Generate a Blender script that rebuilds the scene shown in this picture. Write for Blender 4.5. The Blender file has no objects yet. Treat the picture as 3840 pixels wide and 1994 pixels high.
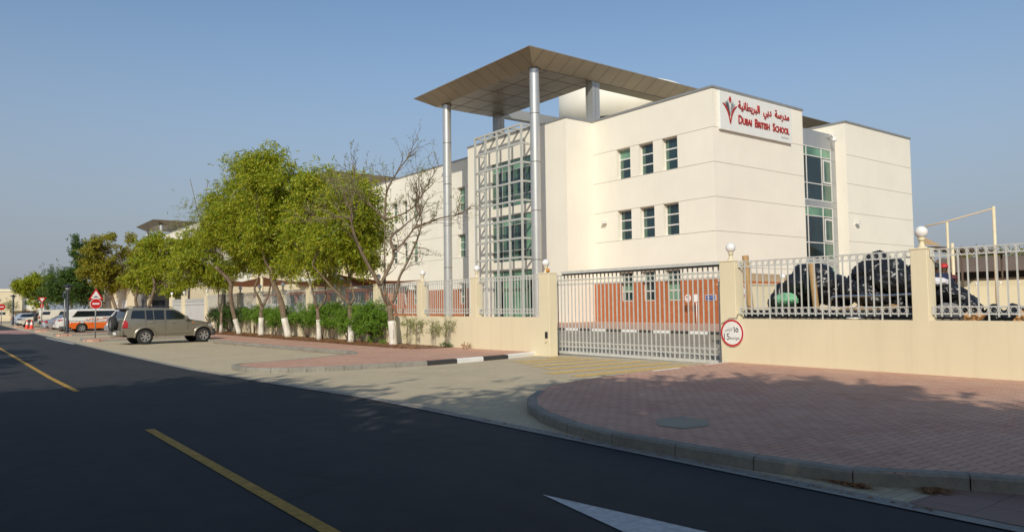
import bpy, bmesh, math, random
import numpy as np
from mathutils import Vector, Matrix
from math import pi, sin, cos, radians as RAD
random.seed(7)
SC = bpy.context.scene
COL = SC.collection

# ---------------------------------------------------------------- objects
MAT_OF = {}
def link(o): COL.objects.link(o); return o
def tag(o, label=None, cat=None, group=None, kind=None):
    if label: o['label'] = label
    if cat: o['category'] = cat
    if group: o['group'] = group
    if kind: o['kind'] = kind
    return o
def thing(name, label, cat, loc=(0, 0, 0), rz=0.0, group=None):
    o = link(bpy.data.objects.new(name, None)); o.empty_display_size = .2
    o.location = loc; o.rotation_euler = (0, 0, rz)
    MAT_OF[o.name] = Matrix.Translation(loc) @ Matrix.Rotation(rz, 4, 'Z')
    return tag(o, label, cat, group)
def root_matrix(o):
    while o.parent is not None: o = o.parent
    return MAT_OF.get(o.name, Matrix.Identity(4))
def dup(root, loc, rz=0.0, label=None, group=None):
    r = link(root.copy()); r.location = loc; r.rotation_euler = (0, 0, rz)
    MAT_OF[r.name] = Matrix.Translation(loc) @ Matrix.Rotation(rz, 4, 'Z')
    if label: r['label'] = label
    if group: r['group'] = group
    def rec(a, b):
        for ch in list(a.children):
            c = link(ch.copy()); c.parent = b; rec(ch, c)
    rec(root, r)
    return r

class MB:
    """collects faces; build() links them as one mesh object"""
    def __init__(s): s.v = []; s.f = []; s.m = []; s.s = []
    def face(s, pts, mi=0, sm=False):
        n = len(s.v); s.v.extend([tuple(p) for p in pts]); s.f.append(tuple(range(n, n + len(pts)))); s.m.append(mi); s.s.append(sm)
    def grid(s, rows, mi=0, sm=True, wrap=False):
        n = len(s.v); k = len(rows[0])
        for r in rows: s.v.extend([tuple(p) for p in r])
        for i in range(len(rows) - 1):
            for j in range(k if wrap else k - 1):
                j2 = (j + 1) % k
                s.f.append((n + i * k + j, n + i * k + j2, n + (i + 1) * k + j2, n + (i + 1) * k + j)); s.m.append(mi); s.s.append(sm)
    def box(s, x0, x1, y0, y1, z0, z1, mi=0, M=None):
        c = [(x, y, z) for z in (z0, z1) for y in (y0, y1) for x in (x0, x1)]
        if M is not None: c = [tuple(M @ Vector(p)) for p in c]
        n = len(s.v); s.v.extend(c)
        for q in ((0, 2, 3, 1), (4, 5, 7, 6), (0, 1, 5, 4), (2, 6, 7, 3), (0, 4, 6, 2), (1, 3, 7, 5)):
            s.f.append(tuple(n + i for i in q)); s.m.append(mi); s.s.append(False)
    def prism(s, poly, z0, z1, mi=0, M=None, top=None):
        """poly: xy list CCW"""
        n = len(s.v); k = len(poly)
        pts = [(x, y, z0) for x, y in poly] + [(x, y, z1) for x, y in poly]
        if M is not None: pts = [tuple(M @ Vector(p)) for p in pts]
        s.v.extend(pts)
        s.f.append(tuple(n + i for i in reversed(range(k)))); s.m.append(mi); s.s.append(False)
        s.f.append(tuple(n + k + i for i in range(k))); s.m.append(mi if top is None else top); s.s.append(False)
        for i in range(k):
            j = (i + 1) % k
            s.f.append((n + i, n + j, n + k + j, n + k + i)); s.m.append(mi); s.s.append(False)
    def tube(s, path, rad, n=8, mi=0, caps=True, sm=True):
        path = [Vector(p) for p in path]; K = len(path)
        if not hasattr(rad, '__len__'): rad = [rad] * K
        d0 = (path[1] - path[0]).normalized()
        u = d0.cross(Vector((0, 0, 1)));
        if u.length < 1e-3: u = d0.cross(Vector((0, 1, 0)))
        u.normalize(); rows = []
        for i, p in enumerate(path):
            d = (path[min(i + 1, K - 1)] - path[max(i - 1, 0)])
            if d.length < 1e-9: d = d0
            d.normalize(); u = (u - d * u.dot(d)); u = u.normalized() if u.length > 1e-6 else d.orthogonal().normalized()
            w = d.cross(u)
            rows.append([tuple(p + (u * cos(2 * pi * j / n) + w * sin(2 * pi * j / n)) * rad[i]) for j in range(n)])
        s.grid(rows, mi, sm, wrap=True)
        if caps: s.face(list(reversed(rows[0])), mi); s.face(rows[-1], mi)
    def lathe(s, prof, c=(0, 0, 0), n=16, mi=0, sm=True, axis='Z', M=None):
        rows = []
        for r, z in prof:
            row = []
            for j in range(n):
                a = 2 * pi * j / n; p = (r * cos(a), r * sin(a), z)
                if axis == 'X': p = (p[2], p[0], p[1])
                elif axis == 'Y': p = (p[1], p[2], p[0])
                p = Vector(p) + Vector(c)
                if M is not None: p = M @ p
                row.append(tuple(p))
            rows.append(row)
        s.grid(rows, mi, sm, wrap=True)
    def sphere(s, c, r, n=16, mi=0, sz=1.0):
        k = n // 2
        s.lathe([(max(r * sin(pi * i / k), 1e-4), -r * sz * cos(pi * i / k)) for i in range(k + 1)], c, n, mi)
    def ring(s, c, R, r, axis='X', n=20, k=5, mi=0):
        rows = []
        for i in range(n + 1):
            a = 2 * pi * i / n; row = []
            for j in range(k):
                b = 2 * pi * j / k; q = R + r * cos(b); p = (r * sin(b), q * cos(a), q * sin(a))
                if axis == 'Y': p = (p[1], p[0], p[2])
                elif axis == 'Z': p = (p[1], p[2], p[0])
                row.append((p[0] + c[0], p[1] + c[1], p[2] + c[2]))
            rows.append(row)
        s.grid(rows, mi, True, wrap=True)
    def build(s, name, mats, parent=None, world=True, bevel=0, loc=None):
        me = bpy.data.meshes.new(name)
        V = s.v
        if parent is not None and world:
            Mi = root_matrix(parent).inverted(); V = [tuple(Mi @ Vector(p)) for p in V]
        elif loc is not None:
            V = [(a - loc[0], b - loc[1], c - loc[2]) for a, b, c in V]
        me.from_pydata(V, [], s.f)
        if not isinstance(mats, (list, tuple)): mats = [mats]
        for m in mats: me.materials.append(m)
        me.polygons.foreach_set('material_index', s.m); me.polygons.foreach_set('use_smooth', s.s)
        bm = bmesh.new(); bm.from_mesh(me); bmesh.ops.remove_doubles(bm, verts=bm.verts, dist=1e-5) if len(V) < 60000 else None
        bmesh.ops.recalc_face_normals(bm, faces=bm.faces) if len(V) < 60000 else None
        bm.to_mesh(me); bm.free(); me.update()
        o = link(bpy.data.objects.new(name, me))
        if parent is not None: o.parent = parent
        elif loc is not None: o.location = loc; MAT_OF[o.name] = Matrix.Translation(loc)
        if bevel:
            b = o.modifiers.new('bevel', 'BEVEL'); b.width = bevel; b.segments = 2; b.limit_method = 'ANGLE'; b.angle_limit = RAD(40)
        return o

# ---------------------------------------------------------------- materials
def _n(nt, t, **kw):
    n = nt.nodes.new(t)
    for k, v in kw.items():
        if k in n.inputs: n.inputs[k].default_value = v
        else: setattr(n, k, v)
    return n
def newmat(name):
    m = bpy.data.materials.new(name); m.use_nodes = True
    nt = m.node_tree; b = nt.nodes['Principled BSDF']
    return m, nt, b
def mixc(nt, fac, a, b, mode='MIX'):
    x = nt.nodes.new('ShaderNodeMix'); x.data_type = 'RGBA'; x.blend_type = mode
    for key, val in ((0, fac), (6, a), (7, b)):
        if hasattr(val, 'links') or hasattr(val, 'is_linked'): nt.links.new(val, x.inputs[key])
        elif isinstance(val, (int, float)): x.inputs[key].default_value = val
        else: x.inputs[key].default_value = (*val[:3], 1)
    return x.outputs[2]
def mth(nt, op, a, b=None, c=None):
    x = nt.nodes.new('ShaderNodeMath'); x.operation = op
    for i, val in enumerate((a, b, c)):
        if val is None: continue
        if hasattr(val, 'is_linked'): nt.links.new(val, x.inputs[i])
        else: x.inputs[i].default_value = val
    return x.outputs[0]
def ramp(nt, fac, stops):
    r = nt.nodes.new('ShaderNodeValToRGB'); nt.links.new(fac, r.inputs[0]); e = r.color_ramp.elements
    while len(e) < len(stops): e.new(.5)
    for el, (p, c) in zip(e, stops): el.position = p; el.color = (*c, 1) if len(c) == 3 else c
    return r.outputs[0]
def pos(nt, scale=None, rot=None):
    g = nt.nodes.new('ShaderNodeNewGeometry'); o = g.outputs['Position']
    if scale is not None or rot is not None:
        mp = nt.nodes.new('ShaderNodeMapping'); nt.links.new(o, mp.inputs[0])
        if scale is not None: mp.inputs['Scale'].default_value = scale
        if rot is not None: mp.inputs['Rotation'].default_value = rot
        o = mp.outputs[0]
    return o
def noise(nt, vec, scale, detail=4, rough=.55):
    n = _n(nt, 'ShaderNodeTexNoise', Scale=scale, Detail=detail, Roughness=rough); nt.links.new(vec, n.inputs['Vector']); return n.outputs['Fac']
def bump(nt, b, h, dist=.01, strength=.5):
    n = _n(nt, 'ShaderNodeBump', Distance=dist, Strength=strength); nt.links.new(h, n.inputs['Height']); nt.links.new(n.outputs[0], b.inputs['Normal'])
MATS = {}
def pm(name, col, rough=.6, metal=0., var=.08, vs=2., bmp=0., bs=40., spec=.5, coat=0., trans=0., obj=False):
    if name in MATS: return MATS[name]
    m, nt, b = newmat(name)
    p = pos(nt)
    if obj:
        p = nt.nodes.new('ShaderNodeTexCoord').outputs['Object']
    f = noise(nt, p, vs, 5)
    lo = tuple(max(0, c * (1 - var)) for c in col); hi = tuple(min(1, c * (1 + var)) for c in col)
    c = ramp(nt, f, [(.3, lo), (.7, hi)])
    nt.links.new(c, b.inputs['Base Color'])
    b.inputs['Roughness'].default_value = rough; b.inputs['Metallic'].default_value = metal
    b.inputs['Specular IOR Level'].default_value = spec; b.inputs['Coat Weight'].default_value = coat
    if bmp: bump(nt, b, noise(nt, p, bs, 3), .02, bmp)
    MATS[name] = m; return m
def leafmat(name, stops, trans=.35):
    m = bpy.data.materials.new(name); m.use_nodes = True; nt = m.node_tree; nt.nodes.clear()
    g = nt.nodes.new('ShaderNodeNewGeometry')
    c = ramp(nt, g.outputs['Random Per Island'], stops)
    d = _n(nt, 'ShaderNodeBsdfPrincipled', Roughness=.55); d.inputs['Specular IOR Level'].default_value = .35
    t = nt.nodes.new('ShaderNodeBsdfTranslucent')
    nt.links.new(c, d.inputs['Base Color']); nt.links.new(mixc(nt, .6, c, tuple(1.25 * x for x in stops[-1][1]), 'MIX'), t.inputs['Color'])
    mx = nt.nodes.new('ShaderNodeMixShader'); mx.inputs[0].default_value = trans
    nt.links.new(d.outputs[0], mx.inputs[1]); nt.links.new(t.outputs[0], mx.inputs[2])
    o = nt.nodes.new('ShaderNodeOutputMaterial'); nt.links.new(mx.outputs[0], o.inputs[0])
    return m

def m_asphalt():
    m, nt, b = newmat('asphalt'); p = pos(nt)
    big = noise(nt, p, .35, 5); mid = noise(nt, p, 3., 4); fine = noise(nt, p, 160, 2, .7)
    c = ramp(nt, big, [(.3, (.024, .027, .031)), (.7, (.040, .042, .045))])
    c = mixc(nt, .35, c, ramp(nt, mid, [(.35, (.022, .025, .029)), (.65, (.046, .047, .048))]))
    c = mixc(nt, ramp(nt, fine, [(.62, (0, 0, 0)), (.75, (.5, .5, .5))]), c, (.11, .11, .11))
    # worn tyre tracks: streaks along the lane
    st = noise(nt, pos(nt, (2.2, .06, 1)), 1.0, 3)
    c = mixc(nt, ramp(nt, st, [(.45, (0, 0, 0)), (.75, (.35, .35, .35))]), c, (.052, .053, .054))
    # patches / cracks
    w = _n(nt, 'ShaderNodeTexVoronoi', Scale=.55); w.feature = 'DISTANCE_TO_EDGE'
    wp = mixc(nt, .25, p, _n(nt, 'ShaderNodeTexNoise', Scale=1.3).outputs['Color'])
    nt.links.new(wp, w.inputs['Vector'])
    cr = ramp(nt, w.outputs['Distance'], [(.0, (.55, .55, .55)), (.012, (0, 0, 0))])
    cr = mixc(nt, 1., cr, ramp(nt, noise(nt, p, .5, 2), [(.52, (0, 0, 0)), (.6, (1, 1, 1))]), 'MULTIPLY')
    c = mixc(nt, cr, c, (.02, .02, .02))
    nt.links.new(c, b.inputs['Base Color']); b.inputs['Roughness'].default_value = .82; b.inputs['Specular IOR Level'].default_value = .3
    bump(nt, b, fine, .006, .6); return m
def m_concrete(name, col, var=.22, joints=None):
    m, nt, b = newmat(name); p = pos(nt)
    f = noise(nt, p, 1.6, 6, .65); g = noise(nt, p, 18, 4)
    c = ramp(nt, f, [(.3, tuple(x * (1 - var) for x in col)), (.7, tuple(x * (1 + var * .7) for x in col))])
    c = mixc(nt, .3, c, ramp(nt, g, [(.35, tuple(x * .6 for x in col)), (.65, tuple(min(1, x * 1.2) for x in col))]))
    nt.links.new(c, b.inputs['Base Color']); b.inputs['Roughness'].default_value = .85; b.inputs['Specular IOR Level'].default_value = .3
    bump(nt, b, g, .01, .35); return m
def m_pavers(name, c1, c2, mortar, w=.2, h=.1, rot=0., dirt=(.30, .26, .20)):
    """running-bond block paving"""
    m, nt, b = newmat(name); p = pos(nt, rot=(0, 0, rot))
    br = _n(nt, 'ShaderNodeTexBrick', Scale=1.0); br.inputs['Brick Width'].default_value = w; br.inputs['Row Height'].default_value = h
    br.inputs['Mortar Size'].default_value = .004; br.inputs['Mortar Smooth'].default_value = .3; br.inputs['Bias'].default_value = 0
    br.inputs['Color1'].default_value = (*c1, 1); br.inputs['Color2'].default_value = (*c2, 1); br.inputs['Mortar'].default_value = (*mortar, 1)
    nt.links.new(p, br.inputs['Vector'])
    q = pos(nt)
    c = mixc(nt, ramp(nt, noise(nt, q, .7, 6, .65), [(.35, (0, 0, 0)), (.75, (.55, .55, .55))]), br.outputs['Color'], dirt)
    c = mixc(nt, ramp(nt, noise(nt, pos(nt, (.5, 2.2, 1)), 1.4, 5), [(.5, (0, 0, 0)), (.72, (.3, .3, .3))]), c, tuple(x * .62 for x in dirt))
    nt.links.new(c, b.inputs['Base Color']); b.inputs['Roughness'].default_value = .85; b.inputs['Specular IOR Level'].default_value = .3
    bump(nt, b, mth(nt, 'SUBTRACT', 1., br.outputs['Fac']), .006, .5); return m
def m_herring(name, cols, mortar, u=.1, dirt=(.42, .33, .26), jw=.055):
    """2:1 herringbone block paving, joints and per-block tint computed from world position"""
    m, nt, b = newmat(name)
    sp = nt.nodes.new('ShaderNodeSeparateXYZ'); nt.links.new(pos(nt, (1 / u, 1 / u, 1), (0, 0, .02)), sp.inputs[0])
    X, Y = sp.outputs[0], sp.outputs[1]
    i, j = mth(nt, 'FLOOR', X), mth(nt, 'FLOOR', Y); fu, fv = mth(nt, 'SUBTRACT', X, i), mth(nt, 'SUBTRACT', Y, j)
    n = mth(nt, 'SUBTRACT', i, j); n = mth(nt, 'SUBTRACT', n, mth(nt, 'MULTIPLY', mth(nt, 'FLOOR', mth(nt, 'DIVIDE', n, 4.)), 4.))
    eq = [mth(nt, 'COMPARE', n, float(k), .4) for k in range(4)]
    big = 9.
    def d(v, k): return mth(nt, 'ADD', v, mth(nt, 'MULTIPLY', eq[k], big))   # ignore this side for kind k
    L = d(fu, 1); R = d(mth(nt, 'SUBTRACT', 1., fu), 0); B = d(fv, 2); T = d(mth(nt, 'SUBTRACT', 1., fv), 3)
    dist = mth(nt, 'MINIMUM', mth(nt, 'MINIMUM', L, R), mth(nt, 'MINIMUM', B, T))
    ci = mth(nt, 'SUBTRACT', i, eq[1]); cj = mth(nt, 'SUBTRACT', j, eq[2])
    cb = nt.nodes.new('ShaderNodeCombineXYZ'); nt.links.new(ci, cb.inputs[0]); nt.links.new(cj, cb.inputs[1])
    wn = nt.nodes.new('ShaderNodeTexWhiteNoise'); nt.links.new(cb.outputs[0], wn.inputs['Vector'])
    c = ramp(nt, wn.outputs['Value'], [(k / (len(cols) - 1), cc) for k, cc in enumerate(cols)])
    q = pos(nt)
    c = mixc(nt, ramp(nt, noise(nt, q, .8, 6, .65), [(.35, (0, 0, 0)), (.75, (.6, .6, .6))]), c, dirt)
    c = mixc(nt, ramp(nt, noise(nt, q, 4., 4), [(.5, (0, 0, 0)), (.7, (.25, .25, .25))]), c, tuple(x * .6 for x in dirt))
    jm = ramp(nt, dist, [(jw * .5, (1, 1, 1)), (jw * 1.3, (0, 0, 0))])
    c = mixc(nt, mth(nt, 'MULTIPLY', jm, .8), c, mortar)
    nt.links.new(c, b.inputs['Base Color']); b.inputs['Roughness'].default_value = .85; b.inputs['Specular IOR Level'].default_value = .3
    bump(nt, b, mth(nt, 'SUBTRACT', 1., jm), .006, .6); return m
def m_brick():
    m, nt, b = newmat('brick'); t = nt.nodes.new('ShaderNodeNewGeometry')
    sp = nt.nodes.new('ShaderNodeSeparateXYZ'); nt.links.new(t.outputs['Position'], sp.inputs[0])
    cb = nt.nodes.new('ShaderNodeCombineXYZ'); nt.links.new(mth(nt, 'ADD', sp.outputs[1], sp.outputs[0]), cb.inputs[0]); nt.links.new(sp.outputs[2], cb.inputs[1])
    br = _n(nt, 'ShaderNodeTexBrick', Scale=1.0); br.inputs['Brick Width'].default_value = .34; br.inputs['Row Height'].default_value = .13
    br.inputs['Mortar Size'].default_value = .011; br.inputs['Color1'].default_value = (.40, .115, .035, 1); br.inputs['Color2'].default_value = (.49, .155, .05, 1); br.inputs['Mortar'].default_value = (.22, .075, .03, 1)
    nt.links.new(cb.outputs[0], br.inputs['Vector'])
    c = mixc(nt, .35, br.outputs['Color'], ramp(nt, noise(nt, t.outputs['Position'], .9, 5), [(.3, (.33, .10, .032)), (.7, (.52, .17, .06))]))
    nt.links.new(c, b.inputs['Base Color']); b.inputs['Roughness'].default_value = .8
    bump(nt, b, mth(nt, 'SUBTRACT', 1., br.outputs['Fac']), .012, .5); return m
def m_render(name, col, stain, sc=.5, amt=.35, low=None):
    """painted render: broad tone change, rain streaks, dirty splash zone is a stain with its own shape"""
    m, nt, b = newmat(name); p = pos(nt)
    c = ramp(nt, noise(nt, p, sc, 6, .6), [(.3, tuple(x * .955 for x in col)), (.7, tuple(min(1, x * 1.03) for x in col))])
    st = noise(nt, pos(nt, (3.2, 3.2, .22)), 1.0, 5, .65)
    c = mixc(nt, ramp(nt, st, [(.52, (0, 0, 0)), (.8, (amt, amt, amt))]), c, stain)
    sp = noise(nt, p, 26, 2)
    c = mixc(nt, ramp(nt, sp, [(.70, (0, 0, 0)), (.78, (.25, .25, .25))]), c, tuple(x * .75 for x in stain))
    nt.links.new(c, b.inputs['Base Color']); b.inputs['Roughness'].default_value = .8; b.inputs['Specular IOR Level'].default_value = .3
    bump(nt, b, noise(nt, p, 70, 3), .004, .35); return m
def m_glass(name, col, rough=.06, hi=None):
    m, nt, b = newmat(name); p = pos(nt)
    c = ramp(nt, noise(nt, pos(nt, (.35, .35, .25)), 1.0, 3), [(.35, tuple(x * .6 for x in col)), (.65, hi or tuple(min(1, x * 1.35) for x in col))])
    nt.links.new(c, b.inputs['Base Color']); b.inputs['Roughness'].default_value = rough; b.inputs['Specular IOR Level'].default_value = .8
    bump(nt, b, noise(nt, p, .8, 2), .02, .06); return m
def m_bark():
    m, nt, b = newmat('bark'); p = pos(nt, (9, 9, 2.2))
    f = noise(nt, p, 1.6, 6, .7)
    c = ramp(nt, f, [(.3, (.10, .070, .045)), (.55, (.20, .145, .095)), (.75, (.32, .24, .165))])
    nt.links.new(c, b.inputs['Base Color']); b.inputs['Roughness'].default_value = .9; bump(nt, b, f, .03, .8); return m
def m_whitewash():
    m, nt, b = newmat('whitewash'); f = noise(nt, pos(nt, (7, 7, 1.6)), 1.7, 6, .7)
    c = ramp(nt, f, [(.30, (.20, .14, .09)), (.40, (.60, .55, .47)), (.6, (.74, .70, .62))])
    nt.links.new(c, b.inputs['Base Color']); b.inputs['Roughness'].default_value = .9; bump(nt, b, f, .03, .7); return m

ASPH = m_asphalt()
KERB = m_concrete('kerb_concrete', (.27, .255, .215), .3)
GUTTER = m_concrete('gutter_concrete', (.30, .285, .25), .25)
PAVER = m_pavers('beige_pavers', (.53, .445, .30), (.46, .38, .255), (.21, .18, .13), dirt=(.62, .515, .345))
PAVIN = m_pavers('grey_pavers', (.33, .29, .22), (.29, .255, .195), (.15, .13, .10), dirt=(.36, .31, .24))
PINK = m_herring('pink_pavers', [(.47, .245, .17), (.57, .315, .22), (.52, .295, .22), (.60, .345, .245)], (.15, .10, .075), dirt=(.68, .455, .325))
TACT = m_pavers('pink_slabs', (.26, .15, .12), (.30, .18, .14), (.08, .06, .05), w=.4, h=.4)
SAND = m_concrete('sandy_ground', (.40, .33, .24), .15)
BRICK = m_brick()
WHITEW = m_render('white_render', (.79, .745, .64), (.66, .59, .47), .3, .15)
FENCEW = m_render('cream_render', (.72, .63, .435), (.53, .44, .295), .6, .32)
CREAM = m_render('pale_render', (.72, .62, .43), (.52, .42, .28), .4, .3)
COPE = pm('coping_metal', (.36, .36, .35), .45, .5)
GROOVE = pm('groove_shade', (.30, .27, .22), .8)  # dark colour paints the shade inside the facade grooves
ALU = pm('aluminium', (.52, .52, .50), .36, .55, .05, 1.)
ALUP = pm('soffit_panels', (.30, .25, .18), .38, .45, .10, .35)
ALUG = pm('grey_panels', (.40, .41, .41), .4, .45, .08, .5)
SEAM = pm('panel_seam', (.10, .085, .065), .7)
LATT = pm('lattice_paint', (.47, .475, .44), .45, .1)
RAILP = pm('railing_paint', (.53, .525, .485), .5, 0, .10, 6.)
FRAMEW = pm('window_frame', (.70, .68, .64), .4, .1)
FRAMEG = pm('grey_window_frame', (.50, .50, .47), .4, .3)
GLASSD = m_glass('dark_glass', (.016, .036, .040))
GLASSG = m_glass('green_glass', (.10, .24, .16), .1, (.20, .38, .25))
GLASSM = m_glass('curtained_glass', (.045, .10, .085), .08, (.10, .19, .13))
GLASSC = m_glass('car_glass', (.010, .013, .015))
BARK = m_bark(); WASH = m_whitewash()
LEAFN = leafmat('neem_leaves', [(0, (.10, .17, .012)), (.35, (.21, .29, .015)), (.7, (.34, .38, .02)), (1, (.48, .42, .03))])
LEAFY = leafmat('yellow_leaves', [(0, (.12, .15, .012)), (.5, (.24, .24, .018)), (1, (.38, .30, .025))])
LEAFD = leafmat('deep_leaves', [(0, (.028, .070, .014)), (.6, (.060, .125, .02)), (1, (.13, .19, .03))])
LEAFH = leafmat('hedge_leaves', [(0, (.06, .15, .014)), (.5, (.13, .26, .02)), (1, (.24, .34, .035))], .3)
LEAFO = leafmat('pale_leaves', [(0, (.12, .16, .04)), (.6, (.22, .25, .07)), (1, (.30, .30, .12))], .3)
LITTER = leafmat('dry_leaves', [(0, (.16, .06, .02)), (.5, (.30, .13, .045)), (1, (.42, .24, .10))], .1)
GLOBE = pm('white_globe', (.80, .78, .74), .12, 0, .03, 1., spec=.6, coat=.5)
BLACKP = pm('black_plastic_bag', (.012, .012, .013), .34, 0, .3, 3., bmp=.35, bs=7., spec=.6)
RUB = pm('rubber', (.022, .022, .022), .8, 0, .2, 8.)
CHROME = pm('chrome', (.62, .62, .62), .2, .95)
RIMS = pm('alloy', (.50, .49, .47), .35, .7)
REDP = pm('red_paint', (.52, .012, .012), .4, 0, .08)
WHP = pm('white_paint', (.78, .77, .73), .45, 0, .05)
BLKP = pm('black_paint', (.02, .02, .022), .5)
YELP = pm('yellow_marking', (.42, .24, .035), .8, 0, .3, 12.)
YELD = pm('faded_yellow', (.62, .41, .13), .85, 0, .22, 7.)
WHM = pm('white_marking', (.58, .57, .55), .8, 0, .22, 14.)
POLEG = pm('galvanised', (.30, .31, .31), .5, .5)
DARKM = pm('dark_metal', (.045, .05, .06), .5, .4)
CREAMP = pm('cream_pole', (.66, .57, .38), .5)
SAIL = leafmat('brown_fabric', [(0, (.26, .10, .045)), (1, (.30, .115, .05))], .45)
TAN = pm('tan_fabric', (.46, .31, .16), .8, 0, .08, 1.)
DBROWN = pm('dark_brown_sheet', (.085, .055, .035), .7)

SUN_E, SKY_S, SKY_DUST, SKY_OZ, EXPO, SKY_TINT, HAZE = 3.5, .12, 1.2, 1.3, 0.0, (.96, 1.03, 1.06), (.300, .325, .385)
def gz(Y): return -0.10 * min(max((Y - 12) / 10, 0), 1)
def sheet(name, poly, off, mat, kind='structure', label=None, obj=None):
    """flat polygon draped on the ground profile"""
    bm = bmesh.new(); f = bm.faces.new([bm.verts.new((x, y, 0)) for x, y in poly])
    bmesh.ops.triangulate(bm, faces=[f])
    for yc in (12, 22):
        bmesh.ops.bisect_plane(bm, geom=bm.verts[:] + bm.edges[:] + bm.faces[:], plane_co=(0, yc, 0), plane_no=(0, 1, 0))
    for v in bm.verts: v.co.z = gz(v.co.y) + off
    for f in bm.faces:
        if f.normal.z < 0: f.normal_flip()
    bm.normal_update()
    for f in bm.faces:
        if f.normal.z < 0: f.normal_flip()
    me = bpy.data.meshes.new(name); bm.to_mesh(me); bm.free(); me.materials.append(mat)
    o = link(bpy.data.objects.new(name, me))
    return tag(o, label, kind=kind)
def offset(path, d):
    out = []
    for i, p in enumerate(path):
        a = Vector(path[max(i - 1, 0)]); b = Vector(path[min(i + 1, len(path) - 1)]); t = (b - a).normalized()
        out.append((p[0] - t.y * d, p[1] + t.x * d))
    return out
def resample(path, step):
    P = [Vector(p) for p in path]; L = [0]
    for a, b in zip(P, P[1:]): L.append(L[-1] + (b - a).length)
    n = max(1, round(L[-1] / step)); out = []
    for k in range(n + 1):
        s = L[-1] * k / n; i = 0
        while i < len(P) - 2 and L[i + 1] < s: i += 1
        t = (s - L[i]) / max(1e-9, L[i + 1] - L[i]); q = P[i].lerp(P[i + 1], t); out.append((q.x, q.y))
    return out
def smooth(path, it=2):
    for _ in range(it):
        q = [path[0]]
        for a, b in zip(path, path[1:]):
            q += [(a[0] * .75 + b[0] * .25, a[1] * .75 + b[1] * .25), (a[0] * .25 + b[0] * .75, a[1] * .25 + b[1] * .75)]
        path = q + [path[-1]]
    return path
def kerb(path, width, h, step, mi_fn=None, mats=None, name='kerb', gap=.012, rnd=random.Random(3), z0=-.06):
    """row of kerb stones on the left of the path direction, one mesh"""
    mb = MB(); P = resample(path, step); Q = offset(P, width)
    for i in range(len(P) - 1):
        a, b, c, d = Vector(P[i]), Vector(P[i + 1]), Vector(Q[i + 1]), Vector(Q[i])
        t = (b - a).normalized() * gap * .5; j = rnd.uniform(-.004, .004); hh = h + rnd.uniform(-.004, .004)
        a, b, c, d = a + t, b - t, c - t, d + t
        n = (d - a).normalized()
        za, zb_ = gz(a.y), gz(b.y); mi = mi_fn(i, (a + b) / 2) if mi_fn else 0
        ch = .025
        lo = [(*(p + n * j), z + z0) for p, z in ((a, za), (b, zb_))]; e1 = [(*(p + n * j), z + hh - ch) for p, z in ((a, za), (b, zb_))]
        e2 = [(*(p + n * (j + ch)), z + hh) for p, z in ((a, za), (b, zb_))]; e3 = [(*p, z + hh) for p, z in ((d, za), (c, zb_))]; lo2 = [(*p, z + z0) for p, z in ((d, za), (c, zb_))]
        for r0, r1 in ((lo, e1), (e1, e2), (e2, e3), (e3, lo2)): mb.face([r0[0], r0[1], r1[1], r1[0]], mi)
        mb.face([lo[0], e1[0], e2[0], e3[0], lo2[0]], mi); mb.face([lo[1], lo2[1], e3[1], e2[1], e1[1]], mi)
    o = mb.build(name, mats or [KERB]); return tag(o, kind='structure')

sheet('ground', [(-400, -400), (700, -400), (700, 1200), (-400, 1200)], -.035, SAND)
EDGE = [(5.85, -40), (5.85, 10), (5.80, 12.5), (5.58, 15.8), (5.36, 22), (5.18, 31.6), (5.08, 55), (5.05, 74), (5.05, 115), (4.9, 330)]
sheet('road', [(-2.6, -40)] + EDGE + [(-3.4, 330)], 0., ASPH)
sheet('parking_bay', [(5.9, -6), (16.3, -6), (16.3, 125), (5.0, 125), (5.05, 74), (5.1, 55), (5.2, 31.6), (5.4, 22), (5.62, 15.8), (5.84, 12.5), (5.9, 10)], .004, PAVER)
sheet('school_yard', [(16.3, -60), (260, -60), (260, 300), (16.3, 300)], .004, PAVIN)
e1 = offset(EDGE[:8], -.20)
sheet('gutter_strip', EDGE[:8] + list(reversed(e1)), .009, GUTTER)
sheet('road_crossing', [(-2.8, 66), (5.04, 66), (5.04, 80), (-2.8, 80)], .006, pm('pink_asphalt', (.40, .22, .19), .85, 0, .1, 2.))
# --- right pavement
RK = [(7.6, -8), (7.55, 0), (7.3, 1.7), (7.0, 2.4), (6.68, 2.8), (6.4, 3.1), (6.22, 3.5), (6.12, 4.1), (6.05, 4.9), (6.01, 5.8), (6.03, 6.5), (6.17, 7.2), (6.5, 8.1), (7.0, 8.95), (7.5, 9.5), (8.05, 9.95)]
RKs = smooth(RK, 2)
kerb(list(reversed(RKs)), .15, .135, .92)
RT = [(8.2, 10.02), (8.83, 10.42), (9.9, 10.76), (10.9, 10.92), (12, 11.1), (13, 11.2), (15.32, 11.47)]
def slab(name, poly, h, mat):
    o = sheet(name, poly, -.05, mat); bm = bmesh.new(); bm.from_mesh(o.data)
    r = bmesh.ops.extrude_face_region(bm, geom=bm.faces[:])
    for g in r['geom']:
        if isinstance(g, bmesh.types.BMVert): g.co.z += h + .05
    bmesh.ops.recalc_face_normals(bm, faces=bm.faces); bm.to_mesh(o.data); bm.free(); return o
inner = offset(list(reversed(RKs)), .06)
slab('pavement', list(reversed(inner)) + RT + [(15.32, -8)], .130, PINK)
kerb(RT[:-1] + [(15.28, 11.465)], -.10, .134, 1.05, lambda i, p: 1 if (11.9 < p.x < 13.1 or p.x > 14.2) else 2, [KERB, WHP, PINK], 'kerb', z0=-.02)
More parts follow.
